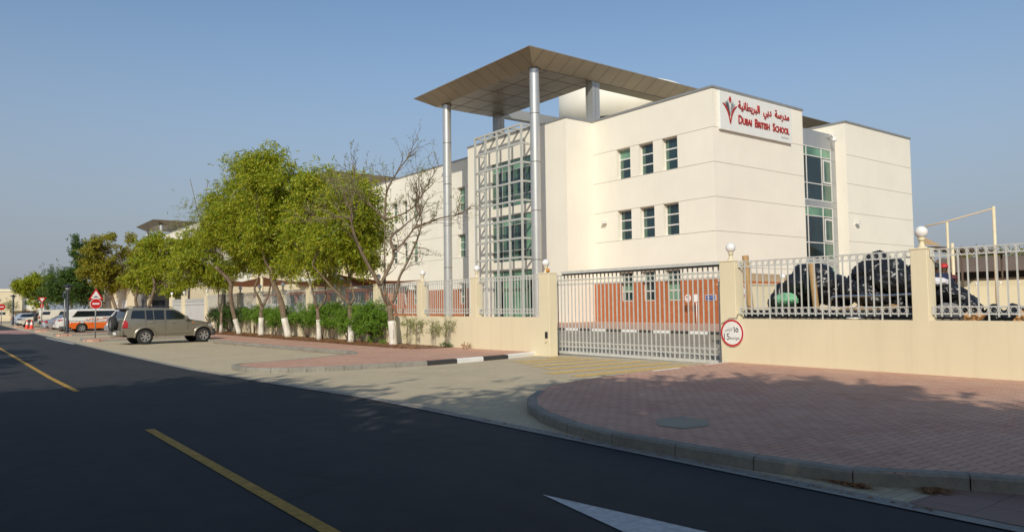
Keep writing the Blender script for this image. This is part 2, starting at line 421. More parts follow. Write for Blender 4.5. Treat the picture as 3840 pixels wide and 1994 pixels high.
# --- left pavement with the island tongue
LK = [(15.86, 19.16), (13.9, 18.45), (12.8, 18.25), (11.65, 18.03), (10.6, 17.9), (9.85, 17.95), (9.1, 18.05), (8.35, 18.15), (7.5, 18.33), (6.93, 18.6), (6.42, 19.2), (6.17, 20), (6.17, 20.9), (6.32, 21.35), (6.6, 21.6)]
PAINTK = m_concrete('black_kerb_paint', (.055, .052, .050), .3)
kerb(list(reversed(LK[:5])), .16, .13, 1.2, lambda i, p: 1 if (11.65 < p.x < 12.8 or p.x > 13.9) else 2, [KERB, WHP, PAINTK])
kerb(list(reversed(smooth(LK[4:], 1))), .16, .13, .46)
LN = [(6.6, 21.6), (7.92, 21.95), (10.0, 22.8), (10.9, 23.2)]
BK = [(10.9, 23.2), (11.45, 24.6), (11.2, 27), (10.95, 30), (10.7, 36), (10.6, 45), (10.6, 110)]
kerb(BK, -.15, .13, .95); kerb(LN, -.12, .128, .5)
lp = offset(LK, -.06)
slab('pavement', lp + [(6.62, 21.55)] + [(x + .05, y) for x, y in LN[1:]] + [(x + .06, y) for x, y in BK[1:]] + [(15.32, 110), (15.32, 19.3)], .124, PINK)
# --- small kerbed islands between the bays
for k, (y0, xa, xb, yw, sk) in enumerate(((45.4, 5.75, 10.6, 3.0, .3), (57.0, 5.6, 10.6, 3.3, .5), (70.6, 5.5, 10.6, 7.2, .3), (94.0, 5.4, 10.6, 3.0, .2))):
    loop = [(xb, y0 + sk + yw), (xa + .5, y0 + yw), (xa, y0 + yw - .5), (xa, y0 + .35), (xa + .35, y0), (xb, y0 + sk)]
    kerb(smooth(loop, 1), .14, .13, .8)
    slab('traffic_island', offset(loop, .05), .124, PINK)
# --- markings
def mark(name, poly, mat, off=.006, label=None): return sheet(name, poly, off, mat)
def strip(a, b, w): 
    d = (Vector(b) - Vector(a)).normalized(); n = Vector((-d.y, d.x)) * w / 2
    return [tuple(Vector(a) - n), tuple(Vector(b) - n), tuple(Vector(b) + n), tuple(Vector(a) + n)]
mark('centre_line', strip((2.25, -4), (2.16, 10.9), .115), YELP)
mark('centre_line', strip((2.11, 17.55), (1.78, 52), .115), YELP)
mark('road_arrow', [(4.01, 4.9), (3.48, 2.05), (3.8, 2.15), (4.5, 1.7), (4.24, 3.38)], WHM)
mark('edge_line', strip((4.83, 54.5), (5.03, 43.3), .13), WHM, .0125)
for p in ([(14.87, 17.72), (15.2, 17.68)], [(13.0, 17.1), (15.4, 17.0)], [(12.7, 16.3), (15.3, 16.2)], [(12.3, 15.3), (15.4, 15.25)], [(11.9, 14.3), (15.4, 14.3)], [(11.1, 13.3), (15.4, 13.35)], [(11.1, 12.33), (15.0, 12.45)]):
    mark('hatching', strip(p[0], p[1], .42), YELD, .0085)
for a, b in (((17.6, 14), (17.9, 34)), ((22, 10), (22.2, 23)), ((26, 20), (26, 31)), ((22, 23), (26, 22.9)), ((22, 28), (29, 28))):
    mark('bay_line', strip(a, b, .10), WHM, .009)
mark('yard_line', strip((17.2, 20), (17.3, 14.2), .14), YELD, .0085)
mark('access_cover', [(6.85, 5.75), (7.25, 5.7), (7.62, 6.0), (7.6, 6.4), (7.15, 6.45), (6.8, 6.1)], pm('cover_slab', (.30, .27, .20), .8), .135)
mark('ramp_slabs', [(6.0, 2.75), (6.06, 2.85), (6.72, 2.79), (7.0, 2.42), (7.2, 1.7), (7.3, 0), (6.0, 0)], TACT, .013)
# planting bed along the wall
sheet('planting_bed', [(15.32, 23.8), (14.4, 23.7), (13.8, 24.0), (13.45, 26), (13.4, 31), (13.3, 40), (13.1, 48), (13.0, 56), (15.32, 56)], .131, pm('soil', (.22, .12, .065), .95, 0, .3, 5.))
# inner pavement with the black and white kerb
kerb([(32, 62), (32, 6)], .16, .15, 1.27, lambda i, p: 1 + i % 2, [KERB, WHP, PAINTK], z0=-.05)
slab('inner_pavement', [(32.05, 6), (60, 6), (60, 34.3), (45.1, 34.3), (45.1, 62.4), (32.05, 62.4)], .146, PINK)

def scatter(name, polyfn, n, size, mat, seed, label=None, z=.14):
    """loose dry leaves lying on a surface"""
    R = np.random.RandomState(seed); P = np.array([polyfn(R) for _ in range(n)])
    a = R.rand(n) * 2 * pi; s = size * (.5 + R.rand(n)); t = R.rand(n, 2) - .5
    u = np.stack([np.cos(a), np.sin(a), t[:, 0] * .7], 1) * s[:, None]; w = np.stack([-np.sin(a), np.cos(a), t[:, 1] * .7], 1) * s[:, None] * .35
    V = np.stack([P - u, P - w, P + u, P + w], 1).reshape(-1, 3)
    return quads(name, V, mat)
def quads(name, V, mat):
    n = len(V) // 4; me = bpy.data.meshes.new(name); me.vertices.add(len(V)); me.vertices.foreach_set('co', np.ascontiguousarray(V, dtype=np.float32).ravel())
    me.loops.add(n * 4); me.loops.foreach_set('vertex_index', np.arange(n * 4, dtype=np.int32)); me.polygons.add(n)
    me.polygons.foreach_set('loop_start', np.arange(0, n * 4, 4, dtype=np.int32)); me.update(calc_edges=True); me.materials.append(mat)
    return link(bpy.data.objects.new(name, me))
def bedpt(R):
    y = 23.9 + R.rand() ** .9 * 31; x = 13.35 + abs(R.randn()) * .45
    if R.rand() < .35: x = 13.3 + R.rand() * 1.9
    return (min(x, 15.2), y, gz(y) + .14 + R.rand() * .035)
tag(scatter('leaf_litter', bedpt, 9000, .045, LITTER, 5), kind='stuff')
def kpt(R):
    k = R.randint(4)
    if k == 0: t = R.rand(); return (5.98 - .05 * R.rand() + .0 * t, 2.6 + 8 * R.rand(), .016)
    if k == 1: return (6.22 + R.randn() * .035 + .02, 3.42 + R.randn() * .12, .016 + R.rand() * .012)
    if k == 2: return (6.55 + R.randn() * .06, 2.86 + R.randn() * .06, .016 + R.rand() * .012)
    y = 11 + R.rand() * 10; return (5.72 + .03 * R.randn() - (y - 12) * .03, y, gz(y) + .016)
tag(scatter('leaf_litter', kpt, 1500, .018, LITTER, 6), kind='stuff')
def bayp(R):
    y = 24.5 + R.rand() * 14; return (11.2 - (y - 27) * .055 - abs(R.randn()) * .12, y, gz(y) + .012)
tag(scatter('leaf_litter', bayp, 900, .03, LITTER, 8), kind='stuff')
# ================================================================ wall tools
def xplane(X, out=-1): return lambda a, z, d: (X - out * d, a, z)     # a = world Y, d = depth into the wall
def yplane(Y, out=-1): return lambda a, z, d: (a, Y - out * d, z)     # a = world X
def wallface(mb, P, a0, a1, z0, z1, holes=(), mi=0, rev=None):
    """wall rectangle with real openings; rev = depth of the reveals"""
    A = sorted({a0, a1, *[h[0] for h in holes], *[h[1] for h in holes]}); Zs = sorted({z0, z1, *[h[2] for h in holes], *[h[3] for h in holes]})
    A = [a for a in A if a0 <= a <= a1]; Zs = [z for z in Zs if z0 <= z <= z1]
    for i in range(len(A) - 1):
        for j in range(len(Zs) - 1):
            ca, cz = (A[i] + A[i + 1]) / 2, (Zs[j] + Zs[j + 1]) / 2
            if any(h[0] < ca < h[1] and h[2] < cz < h[3] for h in holes): continue
            mb.face([P(A[i], Zs[j], 0), P(A[i + 1], Zs[j], 0), P(A[i + 1], Zs[j + 1], 0), P(A[i], Zs[j + 1], 0)], mi)
    if rev:
        for h in holes:
            c = [(h[0], h[2]), (h[1], h[2]), (h[1], h[3]), (h[0], h[3])]
            for k in range(4):
                p, q = c[k], c[(k + 1) % 4]
                mb.face([P(*p, 0), P(*q, 0), P(*q, rev), P(*p, rev)], mi)
def mbox(mb, P, a0, a1, z0, z1, d0, d1, mi=0):
    c = [P(a, z, d) for d in (d0, d1) for z in (z0, z1) for a in (a0, a1)]
    n = len(mb.v); mb.v.extend(c)
    for q in ((0, 2, 3, 1), (4, 5, 7, 6), (0, 1, 5, 4), (2, 6, 7, 3), (0, 4, 6, 2), (1, 3, 7, 5)):
        mb.f.append(tuple(n + i for i in q)); mb.m.append(mi); mb.s.append(False)
GM = [GLASSD, GLASSG, GLASSM]
def window(parent, P, a0, a1, z0, z1, d, splits, kinds, fw=.07, vs=(), name='window', tw=.11, drape=None, fm=None):
    """frame with panes; splits = transom heights, vs = mullion positions, kinds = glass per pane row-major from the bottom"""
    mb = MB(); e = .004
    mbox(mb, P, a0 + e, a0 + fw, z0 + e, z1 - e, d, d + .09); mbox(mb, P, a1 - fw, a1 - e, z0 + e, z1 - e, d, d + .09)
    mbox(mb, P, a0 + fw, a1 - fw, z0 + e, z0 + fw, d + .002, d + .09); mbox(mb, P, a0 + fw, a1 - fw, z1 - fw, z1 - e, d + .002, d + .09)
    for s in splits: mbox(mb, P, a0 + fw, a1 - fw, s - tw / 2, s + tw / 2, d + .004, d + .088)
    for s in vs: mbox(mb, P, s - fw / 2, s + fw / 2, z0 + fw, z1 - fw, d + .006, d + .086)
    w = mb.build(name, fm or FRAMEW, parent)
    pb = MB(); zs = [z0 + fw] + list(splits) + [z1 - fw]; xs = [a0 + fw] + list(vs) + [a1 - fw]; k = 0
    for i in range(len(zs) - 1):
        for j in range(len(xs) - 1):
            kk = kinds[k % len(kinds)]; k += 1
            pb.face([P(xs[j], zs[i], d + .06), P(xs[j + 1], zs[i], d + .06), P(xs[j + 1], zs[i + 1], d + .06), P(xs[j], zs[i + 1], d + .06)], kk)
            if drape and kk == 0:      # a curtain edge hanging just behind the pane, seen through it as a lighter strip
                q = drape * (xs[j + 1] - xs[j]); m = .058
                pb.face([P(xs[j + 1], zs[i], d + m), P(xs[j + 1] - q, zs[i], d + m), P(xs[j + 1] - q, zs[i + 1], d + m), P(xs[j + 1], zs[i + 1], d + m)], 2)
    pb.build('pane', GM, w); return w
def seam(mb, P, a0, a1, z, w=.035, mi=0): mbox(mb, P, a0, a1, z - w / 2, z + w / 2, -.003, .01, mi)
def coping(mb, poly, z0, z1, over=.07, closed=True):
    n = len(poly)
    for i in range(n if closed else n - 1):
        a, b = Vector(poly[i]), Vector(poly[(i + 1) % n]); t = (b - a).normalized(); nn = Vector((t.y, -t.x))
        A, B = a - t * over + nn * over, b + t * over + nn * over; A2, B2 = a + t * .0 - nn * .32, b - nn * .32
        mb.prism([tuple(A), tuple(B), tuple(B2), tuple(A2)][::-1], z0, z1)

Z0, ZT = -.35, 17.66
school = thing('school_building', 'white three storey school with a tall columned metal canopy and a latticed glass bay', 'school', (45.16, 47.44, -.1))
WIN_M = [(42.9, 44.48), (40.37, 41.95), (37.86, 39.42)]; ROWS = [(12.12, 14.68), (6.92, 9.44), (1.78, 4.19)]
WIN_L = [(67.52, 69.06), (70.25, 71.75), (77.93, 79.38), (80.46, 81.66), (83.03, 84.46)]
holesM = [(a, b, c, d) for a, b in WIN_M for c, d in ROWS]; holesL = [(a, b, c, d) for a, b in WIN_L for c, d in ROWS]
GZ = [(10.86, 15.30), (5.66, 10.06), (.0, 4.86)]           # glazed bay storeys
holesG = [(51.7, 58.5, a, b) for a, b in GZ]
w = MB()
XA, XB, XL = 45.16, 42.05, 44.9
PA, PB, PL = xplane(XA), xplane(XB), xplane(XL); PS = yplane(34.41); PI = yplane(47.44); PR = yplane(34.4); PG = yplane(35.43)
wallface(w, PA, 34.41, 47.44, 3.43, ZT, [h for h in holesM if h[2] > 3.43] + [(a, b, 3.43, 4.19) for a, b in WIN_M], rev=.42)
wallface(w, PI, XB, XA, Z0, ZT); wallface(w, PB, 47.44, 62.65, Z0, ZT, holesG, rev=.16)
wallface(w, xplane(62.65), 0, 0, 0, 0)
w.face([(XB, 62.65, Z0), (XL, 62.65, Z0), (XL, 62.65, ZT), (XB, 62.65, ZT)])
wallface(w, PL, 62.65, 90.4, 3.43, ZT, [h for h in holesL if h[2] > 3.43] + [(a, b, 3.43, 4.19) for a, b in WIN_L], rev=.40)
wallface(w, PS, XA, 57.2, Z0, ZT)
w.face([(57.2, 34.41, Z0), (57.2, 58, Z0), (57.2, 58, ZT), (57.2, 34.41, ZT)])
wallface(w, PR, 64.1, 76.5, Z0, ZT); wallface(w, xplane(64.1), 34.4, 58, Z0, ZT)
w.face([(76.5, 34.4, Z0), (76.5, 58, Z0), (76.5, 58, ZT), (76.5, 34.4, ZT)])
w.face([(44.9, 90.4, Z0), (58, 90.4, Z0), (58, 90.4, ZT), (44.9, 90.4, ZT)]); w.face([(57.2, 58, Z0), (58, 90.4, Z0), (58, 90.4, ZT), (57.2, 58, ZT)])
# roofs
zr = ZT - .25
w.face([(XB, 62.65, zr), (XB, 47.44, zr), (XA, 47.44, zr), (XA, 62.65, zr)]); w.face([(XA, 34.41, zr), (57.2, 34.41, zr), (57.2, 58, zr), (XA, 58, zr)])
w.face([(XL, 58, zr), (58, 58, zr), (58, 90.4, zr), (XL, 90.4, zr)]); w.face([(64.1, 34.4, zr), (76.5, 34.4, zr), (76.5, 58, zr), (64.1, 58, zr)])
w.face([(57.2, 35.43, 16.6), (64.1, 35.43, 16.6), (64.1, 58, 16.6), (57.2, 58, 16.6)])
w.build('wall', WHITEW, school)
# brick ground-floor facing, 4 cm proud
b = MB(); e = .04
for X, (y0, y1), hs in ((XA - e, (34.37, 47.44), holesM), (XL - e, (62.66, 90.38), holesL)):
    P = xplane(X); hh = [(h[0], h[1], max(h[2], Z0), min(h[3], 3.43)) for h in hs if h[2] < 3.4]
    wallface(b, P, y0, y1, Z0, 3.43, hh, rev=.44); b.face([P(y0, 3.43, 0), P(y1, 3.43, 0), P(y1, 3.43, e), P(y0, 3.43, e)])
b.face([(XA - e, 34.37, Z0), (57.2, 34.37, Z0), (57.2, 34.37, 3.43), (XA - e, 34.37, 3.43)]); b.face([(XA - e, 34.37, 3.43), (57.2, 34.37, 3.43), (57.2, 34.41, 3.43), (XA - e, 34.41, 3.43)])
b.build('brick_facing', BRICK, school)
c = MB()
coping(c, [(XL, 90.4), (XL, 62.65)], ZT, ZT + .17, closed=False); coping(c, [(XB, 62.65), (XB, 50.9)], ZT, ZT + .17, closed=False)
coping(c, [(XB, 50.3), (XB, 47.44), (XA, 47.44)], ZT, ZT + .172, closed=False); coping(c, [(XA, 47.36), (XA, 34.41), (57.2, 34.41)], ZT, ZT + .17, closed=False)
coping(c, [(64.1, 50), (64.1, 34.4), (76.5, 34.4)], ZT, ZT + .17, closed=False)
c.build('coping', COPE, school)
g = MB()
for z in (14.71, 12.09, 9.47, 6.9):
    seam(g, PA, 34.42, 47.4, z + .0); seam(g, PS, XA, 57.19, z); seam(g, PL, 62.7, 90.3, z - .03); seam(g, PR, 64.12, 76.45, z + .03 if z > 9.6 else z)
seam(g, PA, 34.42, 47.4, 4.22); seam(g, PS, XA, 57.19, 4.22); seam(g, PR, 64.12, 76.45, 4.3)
g.build('groove_shade_strips', GROOVE, school)  # thin raised strips, coloured dark to stand in for shaded indented grooves
# punched windows
R = random.Random(11)
for i, (a, bb) in enumerate(WIN_M):
    for j, (z0, z1) in enumerate(ROWS):
        h3 = (z1 - z0) / 3
        kinds = [0, 0, 0]
        if (i, j) == (0, 0): kinds = [0, 0, 1]
        if j == 2: kinds = [[0, 1, 0], [0, 0, 0], [1, 1, 0]][i]
        window(school, PA, a, bb, z0, z1, .36, [z0 + h3, z0 + 2 * h3], kinds, drape=.22)
for i, (a, bb) in enumerate(WIN_L):
    for j, (z0, z1) in enumerate(ROWS):
        h3 = (z1 - z0) / 3
        window(school, PL, a, bb, z0, z1, .34, [z0 + h3, z0 + 2 * h3], [2, 1, 1] if i in (0, 2) and j < 2 else [0, 2, 0], drape=.3)
# glazed bay
for (z0, z1), kk in zip(GZ, ([0, 2, 0, 0, 0, 0, 0, 0, 2, 1, 2, 1], [0, 0, 2, 0, 1, 0, 0, 2, 1, 2, 1, 2], [2, 1, 1, 0, 0, 1, 1, 0, 2, 1, 2, 1])):
    window(school, PB, 51.7, 58.5, z0, z1, .08, [z0 + 1.05, z1 - .95], kk, fw=.06, vs=[53.3, 55.1, 56.9], name='bay_window', tw=.07, drape=.3, fm=FRAMEG)
# recessed curtain wall beside the sign block
m = MB()
for z0, z1 in ((15.2, 16.66), (9.9, 10.42), (4.68, 5.2), (Z0, .1)):
    for k in range(6):
        x0 = 57.25 + k * 1.14; mbox(m, PG, x0, x0 + 1.12, z0, z1, -.02, .02)
for z0, z1 in ((10.44, 12.2), (12.22, 14.2), (14.22, 15.18), (5.22, 7.0), (7.02, 9.0), (9.02, 9.88), (.12, 2.5), (2.52, 4.66)): mbox(m, PG, 63.36, 64.08, z0, z1, -.02, .02)
m.build('metal_panels', ALUG, school)
w2 = MB(); w2.face([(57.2, 35.47, Z0), (64.1, 35.47, Z0), (64.1, 35.47, 16.6), (57.2, 35.47, 16.6)]); w2.build('panel_backing', SEAM, school)
for z0, z1 in ((10.42, 15.2), (5.2, 9.9), (.1, 4.68)):
    window(school, PG, 57.25, 63.34, z0, z1, -.03, [z0 + 1.5, z1 - .85], [0, 0, 2, 0, 0, 2, 1, 1, 1], fw=.08, vs=[59.3, 61.74], name='curtain_window', tw=.08)
    v = MB(); mbox(v, PG, 61.86, 63.16, z0 + 1.62, z1 - 1.0, -.075, -.032); mbox(v, PG, 62.0, 63.02, z0 + 1.78, z1 - 1.16, -.079, -.076, 1); v.build('opening_light', [FRAMEW, GLASSM], school)
# lattice in front of the bay
l = MB(); XG = 40.79; YP = [52.1, 53.95, 55.83, 57.7, 59.45]; ZR = [17.9 - 1.72 * k for k in range(9)]; t = .085
for y in YP: l.box(XG - t, XG + t, y - t, y + t, Z0, 17.98)
for z in ZR:
    for y0, y1 in zip(YP, YP[1:]): l.box(XG - t, XG + t, y0 + t, y1 - t, z - t, z + t)
    for y in (YP if z > 17 else (YP[0], YP[-1])): l.box(XG + t, XB - .003, y - t, y + t, z - t + .003, z + t - .003)
l.box(XB - .16, XB - .003, YP[0] + t, YP[-1] - t, 17.82, 17.97)
for y in (YP[0], YP[-1]): l.box(XB - .17, XB - .004, y - t + .003, y + t - .003, Z0, 17.8)
l.build('lattice_frame', LATT, school)
# ---- canopy: soffit with upturned eaves all round a U plan
def canopy(parent, X0, X1, Y0, Y1, hole, zs=21.72, ze=22.7, e=1.72, name='canopy', pitch=1.5):
    mb = MB(); sm = .025; zt = ze + .06
    o = [(X0, Y0), (X1, Y0), (X1, Y1), (X0, Y1)]; s = [(X0 + e, Y0 + e), (X1 - e, Y0 + e), (X1 - e, Y1 - e), (X0 + e, Y1 - e)]
    for i in range(4):
        j = (i + 1) % 4; a, b_, c_, d_ = o[i], o[j], s[j], s[i]
        mb.face([(*a, ze), (*b_, ze), (*c_, zs), (*d_, zs)], 0)
        mb.face([(*a, ze), (*b_, ze), (*b_, zt), (*a, zt)], 2)
        L = (Vector(b_) - Vector(a)).length; n = int(L / pitch); u = (Vector(b_) - Vector(a)) / L; nn = Vector((-u.y, u.x))
        for k in range(1, n):                      # open joints between the eave sheets
            q = L * k / n; run = min(e, q, L - q); f = run / e
            p0 = Vector(a) + u * q; p1 = p0 + nn * run
            dz = -.006
            mb.face([(*(p0 - u * sm), ze + dz), (*(p0 + u * sm), ze + dz), (*(p1 + u * sm), ze + (zs - ze) * f + dz), (*(p1 - u * sm), ze + (zs - ze) * f + dz)], 1)
    hx0, hx1, hy0, hy1 = hole if hole else (0, 0, 0, 0)
    Q = [s[0], s[1], s[2], s[3]]
    if hole:
        H = [(hx0, hy0), (hx1, hy0), (hx1, hy1), (hx0, hy1)]
        for i in range(4):
            j = (i + 1) % 4
            mb.face([(*Q[i], zs), (*Q[j], zs), (*H[j], zs), (*H[i], zs)], 0); mb.face([(*H[i], zs), (*H[j], zs), (*H[j], zt), (*H[i], zt)], 3)
            mb.face([(*o[i], zt), (*o[j], zt), (*H[j], zt), (*H[i], zt)], 2)
    else:
        mb.face([(*q, zs) for q in Q], 0); mb.face([(*q, zt) for q in o], 2)
    # soffit joints
    x1 = hx0 if hole else X1 - e
    for x in np.arange(X0 + e + 1.6, x1, 2.4): mb.box(x - sm, x + sm, Y0 + e, Y1 - e, zs - .012, zs - .004, 1)
    for y in np.arange(Y0 + e + 1.8, Y1 - e, 3.0): mb.box(X0 + e, x1, y - sm, y + sm, zs - .016, zs - .008, 1)
    mb.box(X0 + e - .02, X1 - e, Y0 + e - .02, Y0 + e + .02, zs - .02, zs - .006, 1)
    return mb.build(name, [ALUP, SEAM, COPE, ALUG], parent)
canopy(school, 37.3, 83.4, 46.4, 65.4, (46.75, 79.4, 49.6, 62.9))
def column(parent, x, y, r, z0, z1, name='column', rings=True, step=4.15):
    mb = MB(); mb.lathe([(r, z0), (r, z1)], (x, y, 0), 28)
    if rings:
        z = z1 - 3.9
        while z > z0: mb.lathe([(r + .002, z - .03), (r + .012, z - .02), (r + .012, z + .02), (r + .002, z + .03)], (x, y, 0), 28, 1); z -= step
    mb.lathe([(r + .08, z1 - .05), (r + .08, z1 + .002)], (x, y, 0), 28, 1)
    return mb.build(name, [ALU, SEAM], parent)
column(school, 39.4, 48.4, .42, Z0, 21.72); column(school, 39.4, 62.4, .42, Z0, 21.72)
def post(parent, x, y, s, z0, z1, name='square_column'):
    mb = MB(); mb.box(x - s, x + s, y - s, y + s, z0, z1); mb.box(x - s * .2, x - s * .2 + .03, y - s - .004, y - s, z0, z1, 1); mb.box(x - s - .004, x - s, y + s * .4, y + s * .4 + .03, z0, z1, 1)
    return mb.build(name, [ALUG, SEAM], parent)
post(school, 46.35, 48.55, .45, 17.4, 21.72); post(school, 46.35, 63.1, .45, 17.4, 21.72); post(school, 72, 48.2, .4, 17.4, 21.72)
# drum on the roof with a recessed window band below its rim
d = MB(); dc = (58.9, 57.0); dr = 7.0
d.lathe([(dr - .9, 17.3), (dr - .9, 20.7)], (*dc, 0), 72, 1); d.lathe([(dr - .9, 20.7), (dr - .25, 20.74)], (*dc, 0), 72, 2)
d.lathe([(dr - .25, 20.74), (dr, 20.74), (dr, 24.5), (dr - .2, 24.6), (.01, 24.6)], (*dc, 0), 72, 0)
for k in range(72):
    a = 2 * pi * k / 72; d.box(dc[0] + (dr - .88) * cos(a) - .05, dc[0] + (dr - .88) * cos(a) + .05, dc[1] + (dr - .88) * sin(a) - .05, dc[1] + (dr - .88) * sin(a) + .05, 17.3, 20.7, 3)
for z in (18.3, 18.95, 19.6, 20.2): d.lathe([(dr - .86, z), (dr - .86, z + .07)], (*dc, 0), 72, 3)
d.build('roof_drum', [WHITEW, GLASSM, SEAM, FRAMEW], school)
# ---- annex wing with its own small canopy, and the far entrance canopy
annex = thing('annex_building', 'long white school wing behind the street trees, a dark canopy on its roof', 'building', (40, 92, -.1))
a = MB(); PAy = yplane(90.42)
wallface(a, PAy, 36.8, 44.85, Z0, ZT, [(38.2, 39.6, 6.9, 9.4), (41, 42.4, 6.9, 9.4), (38.2, 39.6, 12.1, 14.6), (41, 42.4, 12.1, 14.6)], rev=.3)
wallface(a, xplane(36.8), 90.42, 180, Z0, ZT, [(y, y + 1.6, z, z + 2.5) for y in (96, 99, 102, 112, 115, 118) for z in (6.9, 12.1)], rev=.3)
a.face([(36.8, 180, Z0), (60, 180, Z0), (60, 180, ZT), (36.8, 180, ZT)]); a.face([(60, 90.45, Z0), (60, 180, Z0), (60, 180, ZT), (60, 90.45, ZT)]); a.face([(36.8, 90.42, zr), (60, 90.42, zr), (60, 180, zr), (36.8, 180, zr)])
a.build('wall', WHITEW, annex)
for x in (38.2, 41):
    for z in (6.9, 12.1): window(annex, PAy, x, x + 1.4, z, z + 2.5, .22, [z + .85, z + 1.7], [0, 2, 1])
for y in (96, 99, 102, 112, 115, 118):
    for z in (6.9, 12.1): window(annex, xplane(36.8), y, y + 1.6, z, z + 2.5, .22, [z + .85, z + 1.7], [0, 2, 0])
a = MB(); coping(a, [(36.8, 180), (36.8, 90.42), (44.75, 90.42)], ZT, ZT + .17, closed=False); a.build('coping', COPE, annex)
canopy(annex, 46.4, 66, 107.5, 124, None, zs=20.4, ze=22.7, e=3.0, name='roof_canopy')
post(annex, 50, 111, .4, 17.4, 20.42); post(annex, 60, 111, .4, 17.4, 20.42)
ac = MB(); low = thing('utility_block', 'low cream annex wall carrying white air conditioners behind the brown shade sails', 'building', (33, 88, -.1))
ac.box(29, 41, 86.5, 90.3, Z0, 6.9); ac.build('wall', CREAM, low)
ac = MB(); ac.box(28.9, 41.1, 86.4, 90.35, 6.905, 7.02); ac.build('roof', COPE, low)
proto = None
for x in (33.95, 36.2, 38.4):
    if proto is None:
        proto = thing('air_conditioner', 'white outdoor air conditioner unit on the cream wall, leftmost of three', 'air conditioner', (x, 86.2, 4.3), 0, 'air conditioners on the cream wall')
        q = MB(); q.box(x - .95, x + .95, 85.85, 86.47, 4.3, 5.15); q.build('casing', WHP, proto, bevel=.03)
        q = MB(); q.ring((x - .45, 85.83, 4.72), .30, .02, 'Y'); q.ring((x - .45, 85.83, 4.72), .2, .015, 'Y'); q.ring((x - .45, 85.83, 4.72), .1, .015, 'Y'); q.lathe([(.31, 85.842), (.01, 85.842)], (x - .45, 0, 4.72), 20, 1, axis='Y') if 0 else None; q.build('fan_grille', POLEG, proto)
    else: dup(proto, (x, 86.2, 4.3), 0, 'white outdoor air conditioner unit on the cream wall, ' + ('middle' if x < 37 else 'rightmost') + ' of three')
far = thing('entrance_canopy', 'distant metal canopy on round columns rising above the trees at left', 'canopy', (45, 199, 0))
canopy(far, 37.65, 58, 189, 209, None); column(far, 39.8, 190.6, .42, Z0, 21.72); column(far, 39.9, 206.5, .42, Z0, 21.72)
fb = thing('rear_block', 'distant white block with a grey roof edge under the far canopy', 'building', (50, 200, 0))
q = MB(); q.box(46, 70, 186, 230, Z0, 17.6); q.build('wall', WHITEW, fb)
q = MB(); q.box(45.9, 70.1, 185.9, 230.1, 17.6, 17.8); q.build('coping', COPE, fb)

# ================================================================ lettering
def text_mesh(s, size, ext=.0, align='LEFT', shear=0, offs=0.):
    c = bpy.data.curves.new('lettering', 'FONT'); c.body = s; c.size = size; c.extrude = ext; c.align_x = align; c.shear = shear; c.resolution_u = 3; c.offset = offs
    o = link(bpy.data.objects.new('lettering', c)); bpy.context.view_layer.update()
    me = bpy.data.meshes.new_from_object(o.evaluated_get(bpy.context.evaluated_depsgraph_get()))
    bpy.data.objects.remove(o); bpy.data.curves.remove(c)
    return me
def letters(s, size, M, mat, parent, name='lettering', ext=.0, width=None, height=None, offs=0., condense=None):
    """text in the local XY plane, moved into the world by M; width/height force its extent"""
    me = text_mesh(s, size, ext, offs=offs); co = np.empty(len(me.vertices) * 3); me.vertices.foreach_get('co', co); co = co.reshape(-1, 3)
    mn, mx = co.min(0), co.max(0); co[:, 0] -= mn[0]
    if width: co[:, 0] *= width / (mx[0] - mn[0])
    if height: co[:, 1] = (co[:, 1] - mn[1]) * height / (mx[1] - mn[1])
    Mi = (root_matrix(parent).inverted() if parent else Matrix.Identity(4)) @ M
    me.transform(Matrix.Identity(4)); 
    co2 = np.array([tuple(Mi @ Vector(p)) for p in co]); me.vertices.foreach_set('co', co2.ravel()); me.update()
    me.materials.clear(); me.materials.append(mat)
    o = link(bpy.data.objects.new(name, me)); o.parent = parent; return o
def frame(origin, xdir, zdir=(0, 0, 1)):
    x = Vector(xdir).normalized(); y = Vector(zdir).normalized(); z = x.cross(y)
    return Matrix(((x.x, y.x, z.x, origin[0]), (x.y, y.y, z.y, origin[1]), (x.z, y.z, z.z, origin[2]), (0, 0, 0, 1)))
sign = thing('school_sign', 'large white sign board with raised red Arabic and English lettering high on the school corner', 'sign', (50.5, 34.3, 14.57))
YS = 34.20
s_ = MB(); s_.box(45.76, 55.18, YS, 34.40, 14.57, 17.5); s_.build('board', pm('sign_board', (.72, .72, .68), .35, 0, .03), sign, bevel=.02)
RED = pm('sign_red', (.36, .022, .016), .35, 0, .05)
X1 = (1, 0, 0)
letters('D', 1, frame((47.98, YS - .035, 15.27), X1), RED, sign, ext=.03, width=.44, height=.60, offs=.012)
def smallcaps(parts, x0, z0, hbig, hs, total):
    # widths: measure each run, then scale so the whole line has the wanted length
    runs = []; tot = 0
    for tx, big in parts:
        if tx == ' ': runs.append((tx, big, .55)); tot += .55; continue
        me = text_mesh(tx, 1); co = np.empty(len(me.vertices) * 3); me.vertices.foreach_get('co', co); co = co.reshape(-1, 3); wd = (co[:, 0].max() - co[:, 0].min()) * (1 if big else hs / hbig) + .09
        runs.append((tx, big, wd)); tot += wd
    k = total / tot; x = x0
    for tx, big, wd in runs:
        if tx != ' ': letters(tx, 1, frame((x, YS - .035, z0), X1), RED, sign, ext=.03, width=(wd - .06) * k, height=hbig if big else hs, offs=.012)
        x += wd * k
bpy.data.objects.remove(sign.children[-1])
smallcaps([('D', 1), ('UBAI', 0), (' ', 0), ('B', 1), ('RITISH', 0), (' ', 0), ('S', 1), ('CHOOL', 0)], 47.98, 15.27, .66, .50, 6.85)
AR1 = '\ufe94\ufef4\ufee7\ufe8e\ufec4\ufef3\ufeae\ufe92\ufedf\ufe8d'; AR2 = '\ufef2\ufe91\ufea9'; AR3 = '\ufe94\ufeb3\ufead\ufeaa\ufee3'
